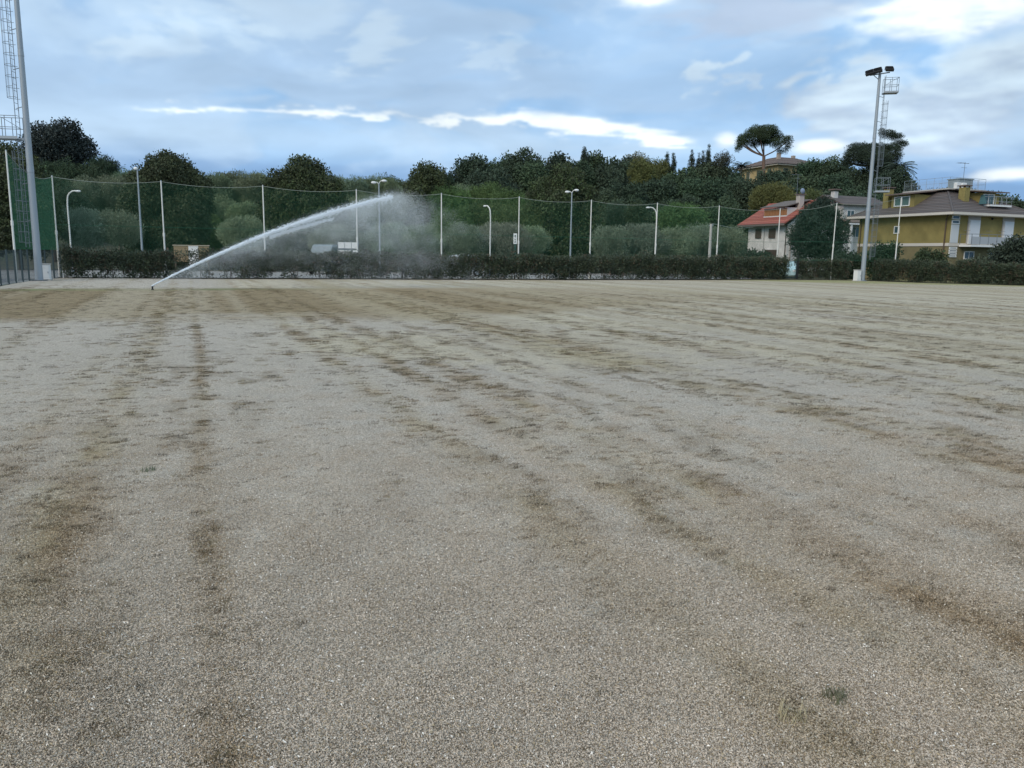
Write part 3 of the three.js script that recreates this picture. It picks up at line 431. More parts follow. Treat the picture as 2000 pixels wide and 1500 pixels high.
hedge('short hedge between the gate and the right floodlight mast', [[46.9, 52.4], [50.6, 50.3]], () => 1.62, { sparse: 0.85 });
hedge('bushy hedge from the right floodlight mast past the olive coloured house', [[51.9, 49.2], [52.6, 45.5], [56.3, 39.6], [60.5, 34]], (s) => 1.62 + 0.1 * Math.sin(s * 2.1), { sparse: 0.5, per: 240 });

// ---------------------------------------------------------------- nets, posts and fence
function netPost(p, h, label, lean = V(0, 0, 0), y0 = -0.1) {
  const o = thing('net_post', label, 'post', V(p.x, 0, p.z), 0, 'white posts that carry the net');
  part('pole', [rod(V(0, y0, 0), V(lean.x * 0.45, h * 0.45, lean.z * .45), 0.055, 0.05, 10), rod(V(lean.x * 0.45, h * 0.45, lean.z * .45), V(lean.x, h, lean.z), 0.04, 0.036, 10)], M.whitePost, o);
  part('collar', rod(V(lean.x * 0.43, h * 0.43, lean.z * .43), V(lean.x * 0.47, h * 0.47, lean.z * .47), 0.066, 0.066, 10), M.whitePost, o); part('cap', rod(V(lean.x, h, lean.z), V(lean.x, h + 0.05, lean.z), 0.045, 0.02, 8), M.galv, o);
  return o;
}
const cord3 = (pos, a, b, r) => { // thin three-sided cord
  const d = b.clone().sub(a).normalize(), n = Math.abs(d.y) > 0.9 ? V(1, 0, 0) : V(0, 1, 0), u = n.clone().cross(d).normalize().multiplyScalar(r), w = d.clone().cross(u).normalize().multiplyScalar(r);
  const ring = (c) => [0, 1, 2].map((k) => { const q = k * 2.0944; return c.clone().addScaledVector(u, Math.cos(q)).addScaledVector(w, Math.sin(q)); });
  const A = ring(a), B = ring(b); for (let k = 0; k < 3; k++) { const m = (k + 1) % 3; for (const p of [A[k], A[m], B[m], A[k], B[m], B[k]]) pos.push(p.x, p.y, p.z); }
};
function net(label, posts, y0, sag, midRow, h = 0.12, rad = 0.0031) { // posts: [base point, height]
  const t = thing('safety_net', label, 'net', V(posts[0][0].x, 0, posts[0][0].z)), o = t.position, pos = [], head = [], mid = [];
  for (let k = 0; k + 1 < posts.length; k++) {
    const [a, ha] = posts[k], [b, hb] = posts[k + 1], L = Math.hypot(b.x - a.x, b.z - a.z), top = (u) => mix(ha, hb, u / L) - sag * 4 * (u / L) * (1 - u / L) - 0.03, P = (u, y) => V(mix(a.x, b.x, u / L) - o.x, y, mix(a.z, b.z, u / L) - o.z);
    const H = Math.max(ha, hb);
    for (const dir of [1, -1]) for (let u0 = -H; u0 < L + H; u0 += h) {
      let s = null, e = null; for (let y = y0; y < H; y += 0.06) { const u = u0 + dir * (y - y0); if (u >= 0 && u <= L && y <= top(u)) { if (!s) s = [u, y]; e = [u, y]; } }
      if (s && e && e[1] > s[1]) cord3(pos, P(...s), P(...e), rad);
    }
    for (let q = 0; q < 12; q++) { head.push(rod(P(L * q / 12, top(L * q / 12)), P(L * (q + 1) / 12, top(L * (q + 1) / 12)), 0.012, 0.012, 5)); }
    mid.push(rod(P(0, midRow), P(L, midRow), 0.009, 0.009, 4)); mid.push(rod(P(0, y0), P(L, y0), 0.009, 0.009, 4));
  }
  const g = new THREE.BufferGeometry(); g.setAttribute('position', new THREE.Float32BufferAttribute(pos, 3)); g.computeVertexNormals();
  part('mesh', g, M.cord, t).userData.kind = 'stuff'; part('head_rope', head, M.rope, t); part('tie_rope', mid, M.cord, t);
}
{
  const back = [-6.88, -1.25, 4.51, 10.3, 16.03, 21.71, 27.4, 33.0, 38.64, 44.59].map((s) => fieldP(s, 52.2)), PH = 5.68;
  back.forEach((p, i) => netPost(p, PH, i === 0 ? 'white net post at the corner of the back and side nets' : i === 9 ? 'white net post at the bend of the net by the gate' : ['', 'second', 'third', 'fourth', 'fifth', 'sixth', 'seventh', 'eighth', 'ninth'][i] + ' slim white post of the back net, counted from the corner post', V(0, 0, 0)));
  const left2 = at(28, 486, 40.3); left2.y = 0; const lp = back[0].clone();
  netPost(left2, 6.4, 'white net post standing behind the ladder of the left floodlight mast');
  const r1 = at(1625, 505, 66.2), r2 = at(1748, 510, 65.0); r1.y = r2.y = 0;
  netPost(r1, 6.25, 'white net post behind the short hedge by the conifer', V(0.05, 0, 0)); netPost(r2, 6.65, 'last white net post in front of the olive coloured wall', V(0.05, 0, 0));
  net('green ball net hung along the back of the field', back.map((p) => [p, PH]), 1.45, 0.2, 3.0);
  net('dense green side net behind the left floodlight mast', [[lp, PH], [left2, 6.4]], 1.6, 0.55, 3.0, 0.07, 0.0042);
  net('short green net from the gate to the olive coloured house', [[back[9], PH], [r1, 6.25], [r2, 6.65]], 1.6, 0.26, 3.1, 0.17);
}
{ // side fence: upright posts with welded wire panels
  const line = [[-6.75, 52.0], [-7.55, 46.9], [-7.8, 41.5], [-8.0, 24]].map(([q, w]) => fieldP(q, w)), t = thing('wire_fence', 'dark green wire fence with close posts along the left side of the field', 'fence', line[0].clone()), H = 1.55, pos = [];
  for (let k = 0; k + 1 < line.length; k++) {
    const a = line[k].clone().sub(line[0]), L = line[k].distanceTo(line[k + 1]), u = line[k + 1].clone().sub(line[k]).normalize(), P = (x, y) => a.clone().addScaledVector(u, x).setY(y), n = Math.round(L / 1.3), st = L / n;
    for (let q = k ? 1 : 0; q <= n; q++) part('fence_post', box(0.06, H + 0.06, 0.06).translate(P(q * st, 0).x, H / 2, P(q * st, 0).z), M.fenceGreen, t);
    for (let x = 0; x < L; x += 0.06) cord3(pos, P(x, 0.05), P(x, H), 0.004); for (let y = 0.06; y <= H; y += 0.2) cord3(pos, P(0, y), P(L, y), 0.004);
    part('kerb', slab([P(0, 0), P(L, 0), P(L, 0.06), P(0, 0.06)], 0.12), M.concrete, t);
  }
  const g = new THREE.BufferGeometry(); g.setAttribute('position', new THREE.Float32BufferAttribute(pos, 3)); g.computeVertexNormals(); part('wire_mesh', g, M.fenceGreen, t).userData.kind = 'stuff';
}
{ // gate in the back hedge
  const p = gnd(1531, 545.5), t = thing('garden_gate', 'narrow dark green gate between two posts in the hedge', 'gate', V(p.x, 0, p.z), PHI * 0.2);
  for (const x of [0, 1.1]) part('gate_post', rbox(0.12, 2.0, 0.12, 0.02, x, 1.0, 0), M.black, t);
  part('gate_frame', [box(0.95, 0.05, 0.04, 0.55, 1.5, 0), box(0.95, 0.05, 0.04, 0.55, 0.15, 0), box(0.05, 1.4, 0.04, 0.1, 0.82, 0), box(0.05, 1.4, 0.04, 1.0, 0.82, 0)], M.fenceGreen, t);
  for (let k = 0; k < 7; k++) part('bar', rod(V(0.2 + k * 0.115, 0.17, 0), V(0.2 + k * 0.115, 1.48, 0), 0.009, 0.009, 5), M.fenceGreen, t);
}

// ---------------------------------------------------------------- floodlight masts
function hoopGeo(r, tubeR) { const c = []; for (let k = 0; k <= 10; k++) { const a = -0.2 + (Math.PI + 0.4) * k / 10; c.push(V(Math.sin(a) * r, 0, -Math.cos(a) * r * 0.9)); } return tube(c, tubeR, 14, 4); }
function mast(label, p, turn, H, platforms) { // ladder on local +x
  const t = thing('floodlight_mast', label, 'mast', V(p.x, 0, p.z), turn, 'floodlight masts');
  const pole = new THREE.CylinderGeometry(0.10, 0.185, H, 16, 8).translate(0, H / 2, 0);
  part('pole', pole, M.galv, t); part('base_plate', rbox(0.6, 0.05, 0.6, 0.01, 0, 0.025, 0), M.galvDark, t);
  for (const [fy, q] of [[5.6, 0.158], [11.2, 0.128]]) part('joint', new THREE.CylinderGeometry(q, q + 0.012, 0.3, 16).translate(0, fy, 0), M.galv, t);
  const lx = 0.42, y0 = 1.7, lad = [rod(V(lx, y0, -0.2), V(lx, H - 0.2, -0.2), 0.018, 0.018, 5), rod(V(lx, y0, 0.2), V(lx, H - 0.2, 0.2), 0.018, 0.018, 5)];
  for (let y = y0 + 0.2; y < H - 0.3; y += 0.3) lad.push(rod(V(lx, y, -0.2), V(lx, y, 0.2), 0.011, 0.011, 4));
  part('ladder', lad, M.galvDark, t);
  for (let y = 3.0; y < H; y += 1.85) part('bracket', rod(V(0.1, y + 0.1, 0), V(lx, y, 0), 0.02, 0.02, 5), M.galvDark, t);
  const hg = hoopGeo(0.36, 0.011); const segs = platforms.map((q) => q).reduce((a, q) => { a.push([a.length ? a[a.length - 1][2] + 2.0 : 1.95, q - 0.55, q]); return a; }, []);
  for (const [a, b] of segs) {
    for (let y = a; y <= b; y += 0.52) part('hoop', hg.clone().translate(lx, y, 0), M.galvDark, t);
    for (const q of [0.45, 1.1, 1.57, 2.04, 2.7]) part('cage_bar', rod(V(lx + Math.sin(q) * 0.36, a, -Math.cos(q) * 0.33), V(lx + Math.sin(q) * 0.36, b, -Math.cos(q) * 0.33), 0.008, 0.008, 4), M.galvDark, t);
  }
  for (const y of platforms) {
    const f = part('platform', [box(1.05, 0.04, 0.75, lx + 0.42, y, 0), box(1.05, 0.13, 0.03, lx + 0.42, y + 0.05, 0.375), box(1.05, 0.13, 0.03, lx + 0.42, y + 0.05, -0.375), box(0.03, 0.13, 0.78, lx + 0.945, y + 0.05, 0)], M.galv, t), rails = [];
    for (const [x, z] of [[lx - 0.08, 0.37], [lx - 0.08, -0.37], [lx + 0.44, 0.37], [lx + 0.44, -0.37], [lx + 0.93, 0.37], [lx + 0.93, -0.37]]) rails.push(rod(V(x, y, z), V(x, y + 1.1, z), 0.017, 0.017, 5));
    for (const hh of [0.55, 1.1]) rails.push(rod(V(lx - 0.08, y + hh, 0.37), V(lx + 0.93, y + hh, 0.37), 0.017, 0.017, 5), rod(V(lx - 0.08, y + hh, -0.37), V(lx + 0.93, y + hh, -0.37), 0.017, 0.017, 5), rod(V(lx + 0.93, y + hh, -0.37), V(lx + 0.93, y + hh, 0.37), 0.017, 0.017, 5));
    rails.push(rod(V(lx + 0.0, y + 0.55, 0.37), V(lx + 0.9, y + 1.1, 0.37), 0.012, 0.012, 4)); part('guardrail', rails, M.galvDark, f);
  }
  return t;
}
function floodlights(t, H, turn) {
  part('crossarm', [rod(V(-0.7, H - 0.12, 0), V(0.7, H + 0.05, 0), 0.045, 0.045, 8), rod(V(0, H - 0.5, 0), V(-0.6, H - 0.05, 0.2), 0.03, 0.03, 6), rod(V(0, H - 0.1, 0), V(0, H + 0.25, 0), 0.06, 0.05, 8)], M.galvDark, t);
  for (const [x, y, z, ax, az, w] of [[-0.78, H + 0.02, 0.3, 0.62, 0.3, 0.62], [-0.22, H + 0.16, 0.3, 0.62, 0.24, 0.62], [0.62, H + 0.26, 0.2, 0.55, -0.05, 0.6]]) {
    const f = part('floodlight', [rbox(w, 0.2, 0.6, 0.04), ...[-0.2, -0.1, 0, 0.1, 0.2].map((q) => box(w * 0.8, 0.05, 0.012, 0, 0.12, q))], M.black, t); f.position.set(x, y, z); f.rotation.set(ax, 0, az);
    part('glass', box(w * 0.88, 0.01, 0.5, 0, -0.107, 0), M.glassDark, f); part('yoke', [rod(V(-w / 2 - 0.02, 0, 0), V(-w / 2 - 0.02, -0.2, -0.25), 0.015, 0.015, 4), rod(V(w / 2 + 0.02, 0, 0), V(w / 2 + 0.02, -0.2, -0.25), 0.015, 0.015, 4)], M.galvDark, f);
  }
}
const mastL = gnd(77, 548), mastR = gnd(1684, 549);
floodlights(mast('tall grey floodlight mast with caged ladder beside the side net', mastL, Math.PI + 0.12, 16.7, [7.05, 15.0]), 16.7);
floodlights(mast('tall grey floodlight mast rising beside the olive coloured house', mastR, -0.25, 15.9, [6.95, 14.4]), 15.9);
function cabinet(label, p, w, h) { const t = thing('junction_cabinet', label, 'cabinet', V(p.x, 0, p.z), PHI); part('body', rbox(w, h, 0.4, 0.015, 0, h / 2, 0), M.white, t); part('lid', rbox(w + 0.06, 0.05, 0.46, 0.01, 0, h + 0.02, 0), M.concrete, t); part('plinth', box(w + 0.1, 0.08, 0.5, 0, 0.02, 0), M.concrete, t); part('door', box(w * 0.8, h * 0.7, 0.012, 0, h * 0.52, 0.208), M.white, t); part('lock', box(0.03, 0.09, 0.02, w * 0.3, h * 0.5, 0.22), M.galvDark, t); }
cabinet('white cabinet at the foot of the left floodlight mast', gnd(91, 547), 0.42, 0.82); cabinet('white cabinet at the foot of the right floodlight mast', gnd(1673.5, 549), 0.42, 0.86);

// ---------------------------------------------------------------- street lamps and poles behind the hedge
function lamp(name, label, px, topRow, d, style, turn = 0) {
  const top = at(px, topRow, d), t = thing(name, label, 'street lamp', V(top.x, -0.04, -d), turn, 'street lamps of the car park'), H = top.y + 0.04;
  if (style === 'hook') { part('pole', tube([V(0, 0, 0), V(0, H * 0.5, 0), V(0, H - 0.75, 0), V(0.08, H - 0.3, 0), V(0.32, H - 0.06, 0), V(0.6, H, 0)], 0.05, 24, 8), M.whitePost, t); part('lamp_head', new THREE.SphereGeometry(0.12, 14, 10).scale(1.6, 0.6, 0.9).translate(0.75, H - 0.03, 0), M.lampGlass, t); }
  else {
    part('pole', new THREE.CylinderGeometry(0.045, 0.08, H, 10).translate(0, H / 2, 0), M.galv, t);
    const heads = style === 'double' ? [-1, 1] : []; for (const s of heads) { const arm = part('arm', tube([V(0, H - 0.12, 0), V(s * 0.12, H + 0.02 + (s > 0 ? 0.1 : 0), 0), V(s * 0.3, H + 0.04 + (s > 0 ? 0.12 : 0), 0)], 0.03, 8, 6), M.whitePost, t); part('lamp_head', new THREE.SphereGeometry(0.125, 14, 10).scale(1.6, 0.75, 1).translate(s * 0.38, H + (s > 0 ? 0.15 : 0.0), 0), M.lampGlass, arm); }
    if (style === 'globe') part('cap', new THREE.SphereGeometry(0.12, 12, 8).scale(1.2, 0.9, 1).translate(-0.08, H + 0.02, 0.05), M.lampGlass, t);
  }
  part('base', new THREE.CylinderGeometry(0.11, 0.13, 0.3, 10).translate(0, 0.15, 0), M.galv, t);
}
lamp('street_lamp', 'white lamp post with hooked top beside the corner net post', 130, 372, 56, 'hook', 0.1);
lamp('street_lamp', 'tall grey lamp post with single white head in front of the widest brown green tree', 268, 330, 55, 'globe');
lamp('street_lamp', 'tall lamp post with two heads standing in the water mist', 740, 357, 60, 'double', 0.2);
lamp('street_lamp', 'short white lamp post with hooked top near the small white sign', 958, 401, 64, 'hook', Math.PI - 0.9);
lamp('street_lamp', 'lamp post with two white heads in front of the cone shaped tree', 1117, 375, 66, 'double', 0.1);
lamp('street_lamp', 'lamp post hooked to the left close behind a net post', 1283, 405, 69, 'hook', Math.PI);
{ const p = at(1389, 436, 71), t = thing('utility_pole', 'square pale concrete utility pole with a wire to the white house', 'utility pole', V(p.x, -0.05, -71)), H = p.y; part('shaft', new THREE.CylinderGeometry(0.13, 0.2, H, 4, 1).rotateY(0.6).translate(0, H / 2, 0), M.concrete, t); part('insulator', [rod(V(-0.2, H - 0.15, 0), V(0.2, H - 0.15, 0), 0.03, 0.03, 5), rod(V(0.15, H - 0.2, 0), V(0.15, H + 0.05, 0), 0.04, 0.03, 6)], M.galv, t); const e = at(1472, 443, 95), a = V(0.15, H, 0), b = V(e.x - p.x, e.y, -95 + 71); part('wire', tube([a, a.clone().lerp(b, 0.5).add(V(0, -0.25, 0)), b], 0.022, 14, 4), M.rope, t); }

// ---------------------------------------------------------------- things in the car park
{ // small white sign with dark marks
  const p = at(1006.5, 456, 66), t = thing('sign_post', 'small white upright sign with dark marks on a green post', 'sign', V(p.x, -0.04, -66), 0.05), H = p.y + 0.04, w = 0.30, h = 0.86;
  part('post', rod(V(0, 0, -0.05), V(0, H - 0.1, -0.05), 0.035, 0.035, 8), mat([0.02, 0.12, 0.10]), t); part('board', rbox(w, h, 0.03, 0.012, 0, H - h / 2, 0), M.white, t);
  const cv = document.createElement('canvas'); cv.width = 96; cv.height = 256; const x = cv.getContext('2d'); x.fillStyle = '#e4e6e2'; x.fillRect(0, 0, 96, 256); x.fillStyle = '#1c2622';
  x.beginPath(); x.moveTo(22, 62); x.lineTo(40, 34); x.lineTo(62, 34); x.lineTo(62, 100); x.lineTo(48, 100); x.lineTo(48, 72); x.lineTo(26, 76); x.closePath(); x.fill(); x.fillRect(28, 132, 12, 34); x.fillRect(50, 130, 12, 36); x.fillRect(28, 184, 36, 10); x.fillRect(28, 200, 10, 34); x.fillRect(52, 200, 10, 34); x.fillRect(28, 214, 34, 8);
  const tx = new THREE.CanvasTexture(cv); tx.colorSpace = THREE.SRGBColorSpace; part('face', new THREE.PlaneGeometry(w * 0.92, h * 0.95).translate(0, H - h / 2, 0.018), new THREE.MeshStandardMaterial({ map: tx, roughness: 0.6 }), t);
}
{ // three white poster panels on dark posts
  const d = 61, a = at(660, 473, d), b = at(699.5, 485.5, d), W = b.x - a.x, t = thing('poster_board', 'row of three blank white poster panels on dark posts', 'notice board', V(a.x, -0.04, -d)), top = a.y + 0.04, bot = b.y + 0.04;
  const pw = W / 3.25; for (let k = 0; k < 4; k++) part('post', box(0.05, top + 0.12, 0.05, k * W / 3, (top + 0.12) / 2, -0.03), M.galvDark, t); part('rail', box(W, 0.05, 0.03, W / 2, bot - 0.06, -0.03), M.galvDark, t);
  for (let k = 0; k < 3; k++) { part('panel', rbox(pw, top - bot, 0.025, 0.01, W * (k + 0.5) / 3, (top + bot) / 2, 0.0), M.white, t); part('lower_panel', rbox(pw * 0.9, 0.45, 0.025, 0.01, W * (k + 0.5) / 3, bot - 0.36, 0.0), M.white, t); }
}
{ // wooden notice board with a white poster, behind the hedge
  const d = 55.5, a = at(339, 480, d), b = at(407, 512, d), W = b.x - a.x, t = thing('notice_board', 'tan wooden board with a white poster behind the hedge', 'notice board', V(a.x, -0.04, -d), 0.1), top = a.y + 0.04, bot = b.y + 0.04, wood = mat([0.30, 0.22, 0.13]);
  const n = 7, ph = (top - bot) / n; for (let k = 0; k < n; k++) part('plank', rbox(W, ph - 0.012, 0.035, 0.006, W / 2, bot + ph * (k + 0.5), 0), wood, t);
  for (const x of [0.06, W - 0.06]) part('post', box(0.09, top + 0.1, 0.09, x, (top + 0.1) / 2, -0.07), M.bark, t); part('cap', rbox(W + 0.12, 0.05, 0.16, 0.01, W / 2, top + 0.04, 0), mat([0.5, 0.44, 0.33]), t); part('poster', box(0.66, (top - bot) * 1.25, 0.012, W * 0.56, (top + bot) / 2 - 0.1, 0.03), M.white, t);
}
function car(label, p, turn, colour, o = {}) {
  const L = o.L || 4.1, W = 1.72, H = o.H || 1.48, t = thing(o.name || 'parked_car', label, o.cat || 'car', p, turn, 'parked vehicles'), sh = new THREE.Shape();
  const prof = o.van ? [[0, .35], [0.02, .95], [.12, 1.05], [.75, 1.15], [1.35, H - .08], [1.6, H], [L - .12, H], [L, H - .2], [L, .35]] : [[0, .35], [0.03, .72], [.15, .82], [1.05, .95], [1.75, H - .06], [2.1, H], [3.2, H - .03], [3.75, 1.02], [L - .05, .95], [L, .6], [L, .35]];
  prof.forEach(([x, y], i) => (i ? sh.lineTo(x, y) : sh.moveTo(x, y))); for (const wx of [L * 0.8, L * 0.2]) { sh.lineTo(wx + 0.36, .3); sh.absarc(wx, .3, .36, 0, Math.PI, false); } sh.lineTo(0, .3);
  const paint = new THREE.MeshPhysicalMaterial({ color: rgb(...colour), roughness: 0.4, clearcoat: 0.8, clearcoatRoughness: 0.1, side: THREE.DoubleSide });
  part('body', new THREE.ExtrudeGeometry(sh, { depth: W - 0.1, bevelEnabled: true, bevelSize: 0.05, bevelThickness: 0.05, bevelSegments: 2, curveSegments: 10 }).translate(-L / 2, 0, -(W - 0.1) / 2), paint, t);
  const wn = o.van ? [[.95, 1.2], [1.45, H - .14], [L - .2, H - .14], [L - .15, 1.2]] : [[1.2, .99], [1.8, H - .12], [3.15, H - .13], [3.55, 1.03]];
  for (const s of [-1, 1]) part('window', slab(wn.map(([x, y]) => V(x - L / 2, y, s * (W / 2 + 0.003))), 0.008), M.glassDark, t);
  const ws = o.van ? [[.72, 1.16], [1.36, H - .1]] : [[1.1, .99], [1.74, H - .08]], rw = o.van ? [[L + .01, 1.15], [L + .005, H - .28]] : [[3.72, 1.06], [3.26, H - .07]];
  for (const [n, q, k] of [['windscreen', ws, -1], ['rear_window', rw, 1]]) part(n, slab([V(q[0][0] - L / 2 + k * .02, q[0][1] + .03, -W / 2 + .12), V(q[1][0] - L / 2 + k * .02, q[1][1] + .02, -W / 2 + .2), V(q[1][0] - L / 2 + k * .02, q[1][1] + .02, W / 2 - .2), V(q[0][0] - L / 2 + k * .02, q[0][1] + .03, W / 2 - .12)], 0.015), M.glassDark, t);
  for (const x of [L * 0.2, L * 0.8]) for (const s of [-1, 1]) { const w = part('wheel', new THREE.CylinderGeometry(0.31, 0.31, 0.2, 20).rotateX(Math.PI / 2).translate(x - L / 2, 0.31, s * (W / 2 - 0.1)), M.black, t); part('rim', new THREE.CylinderGeometry(0.19, 0.19, 0.02, 14).rotateX(Math.PI / 2).translate(x - L / 2, 0.31, s * (W / 2 + 0.005)), M.galv, w); }
  for (const s of [-1, 1]) { part('headlight', rbox(0.08, 0.14, 0.3, 0.03, -L / 2 - 0.01, 0.66, s * 0.62), M.lampGlass, t); part('tail_light', rbox(0.06, 0.2, 0.18, 0.02, L / 2 + 0.02, 0.8, s * 0.7), mat([0.3, 0.02, 0.02]), t); }
}
{ const p = at(896, 494, 63); car('pale parked car whose roof shows over the hedge', V(p.x, -0.03, -63), 0.5, [0.5, 0.52, 0.52], { H: 1.62 }); const q = at(640, 476, 64); car('grey parked van beside the white poster panels', V(q.x, -0.03, -64), 1.35, [0.13, 0.17, 0.19], { name: 'parked_van', cat: 'van', van: true, L: 4.6, H: 2.25 }); const u = at(1541, 505, 74); car('pale blue parked car seen behind the gate', V(u.x, -0.04, -74), 1.2, [0.42, 0.60, 0.62], { H: 1.5 }); }

// ---------------------------------------------------------------- houses (local x runs along the back net, local -z away)
const plaster = (c) => mat(c, { roughness: 0.95, map: noiseA });
function uvBox(w, h, d, x, y, z) { const g = new THREE.BoxGeometry(w, h, d), p = g.attributes.position, n = g.attributes.normal, uv = g.attributes.uv; for (let i = 0; i < p.count; i++) { const nx = Math.abs(n.getX(i)), ny = Math.abs(n.getY(i)); uv.setXY(i, (nx > 0.5 ? p.getZ(i) : p.getX(i)) / 5, (ny > 0.5 ? p.getZ(i) : p.getY(i)) / 5); } return g.translate(x, y, z); }
function courses(parent, a, b, c, d, n, mats, name = 'tile_course', th = 0.05) { // rows of tiles between the eave a-b and the ridge c-d (c above a, d above b)
  const up = b.clone().sub(a).cross(c.clone().sub(a)).normalize(); if (up.y < 0) up.negate();
  for (let k = 0; k < n; k++) {
    const f0 = k / n, f1 = (k + 1.25) / n, A = a.clone().lerp(c, f0), B = b.clone().lerp(d, f0), C = a.clone().lerp(c, Math.min(1, f1)), D = b.clone().lerp(d, Math.min(1, f1));
    const lo = [A, B, D, C], hi = [A.clone().addScaledVector(up, th), B.clone().addScaledVector(up, th), D.clone().addScaledVector(up, 0.012), C.clone().addScaledVector(up, 0.012)];
    const g = poly([...lo, ...hi], [[0, 3, 2, 1], [4, 5, 6, 7], [0, 1, 5, 4], [1, 2, 6, 5], [2, 3, 7, 6], [3, 0, 4, 7]]);
    part(name, g, mats[(k * 7 + 3) % mats.length], parent);
  }
}
const greyTiles = [[0.115, 0.095, 0.088], [0.135, 0.11, 0.10], [0.10, 0.085, 0.08], [0.125, 0.10, 0.09]].map((c) => mat(c));
const redTiles = [[0.36, 0.105, 0.075], [0.32, 0.09, 0.065], [0.40, 0.125, 0.09], [0.34, 0.10, 0.08]].map((c) => mat(c));
const brownTiles = [[0.17, 0.125, 0.105], [0.14, 0.105, 0.09], [0.19, 0.14, 0.115]].map((c) => mat(c));
function wall(parent, x0, x1, z0, z1, y0, y1, m) { return part('wall', uvBox(x1 - x0, y1 - y0, z1 - z0, (x0 + x1) / 2, (y0 + y1) / 2, (z0 + z1) / 2), m, parent); }
function windowOn(parent, face, u0, u1, y0, y1, o = {}) { // face: 'x' plane x=o.at looking -x, 'z' plane z=o.at looking +z
  const put = (w, h, d, u, y, out) => (face === 'x' ? box(d, h, w, o.at - out, y, u) : box(w, h, d, u, y, o.at + out)), W = Math.abs(u1 - u0), H = y1 - y0, u = (u0 + u1) / 2, y = (y0 + y1) / 2, f = 0.07;
  const fr = part('window', [put(W, f, 0.1, u, y1 - f / 2, 0.02), put(W, f, 0.12, u, y0 + f / 2, 0.03), put(f, H - 2 * f, 0.1, u - W / 2 + f / 2, y, 0.02), put(f, H - 2 * f, 0.1, u + W / 2 - f / 2, y, 0.02), ...(o.mullion === false ? [] : [put(0.05, H - 2 * f, 0.08, u, y, 0.02)])], o.frame || M.white, parent);
  part('pane', put(W - 2 * f, H - 2 * f, 0.02, u, y, 0.015), o.pane || M.glassDark, fr);
  if (o.shutter) { const sw = (W - 0.04) / 2; for (const s of [-1, 1]) { const q = part('shutter', put(sw, H - 0.02, 0.04, u + s * sw / 2, y, 0.1), o.shutter, fr); const sl = []; for (let k = 0; k < 12; k++) sl.push(put(sw - 0.12, 0.02, 0.012, u + s * sw / 2, y0 + 0.12 + (H - 0.24) * (k + 0.5) / 12, 0.126)); part('slats', sl, o.shutter, fr).userData.kind = 'stuff'; } }
  return fr;
}
function railing(name, parent, pts, y, h, r, m, step = 0.9, bars = 0) { const g = []; for (let k = 0; k + 1 < pts.length; k++) { const a = V(pts[k][0], y, pts[k][1]), b = V(pts[k + 1][0], y, pts[k + 1][1]), n = Math.max(1, Math.round(a.distanceTo(b) / step)); for (let q = 0; q <= n; q++) { const p = a.clone().lerp(b, q / n); g.push(rod(p, p.clone().setY(y + h), r, r, 5)); } for (const f of [1, ...(bars ? Array.from({ length: bars }, (_, i) => (i + 1) / (bars + 1)) : [])]) g.push(rod(a.clone().setY(y + h * f), b.clone().setY(y + h * f), f === 1 ? r : r * 0.6, f === 1 ? r : r * 0.6, 5)); } return part(name, g, m, parent); }
function antenna(parent, x, y, z, h) { part('antenna', [rod(V(x, y, z), V(x, y + h, z), 0.025, 0.02, 5), rod(V(x - 0.9, y + h - 0.1, z), V(x + 0.5, y + h - 0.1, z), 0.018, 0.018, 4), rod(V(x - 0.4, y + h - 0.5, z), V(x + 0.3, y + h - 0.5, z), 0.014, 0.014, 4), ...[-0.8, -0.55, -0.3, 0.2].map((q) => rod(V(x + q, y + h - 0.1, z - 0.3), V(x + q, y + h - 0.1, z + 0.3), 0.01, 0.01, 3))], M.galvDark, parent); }
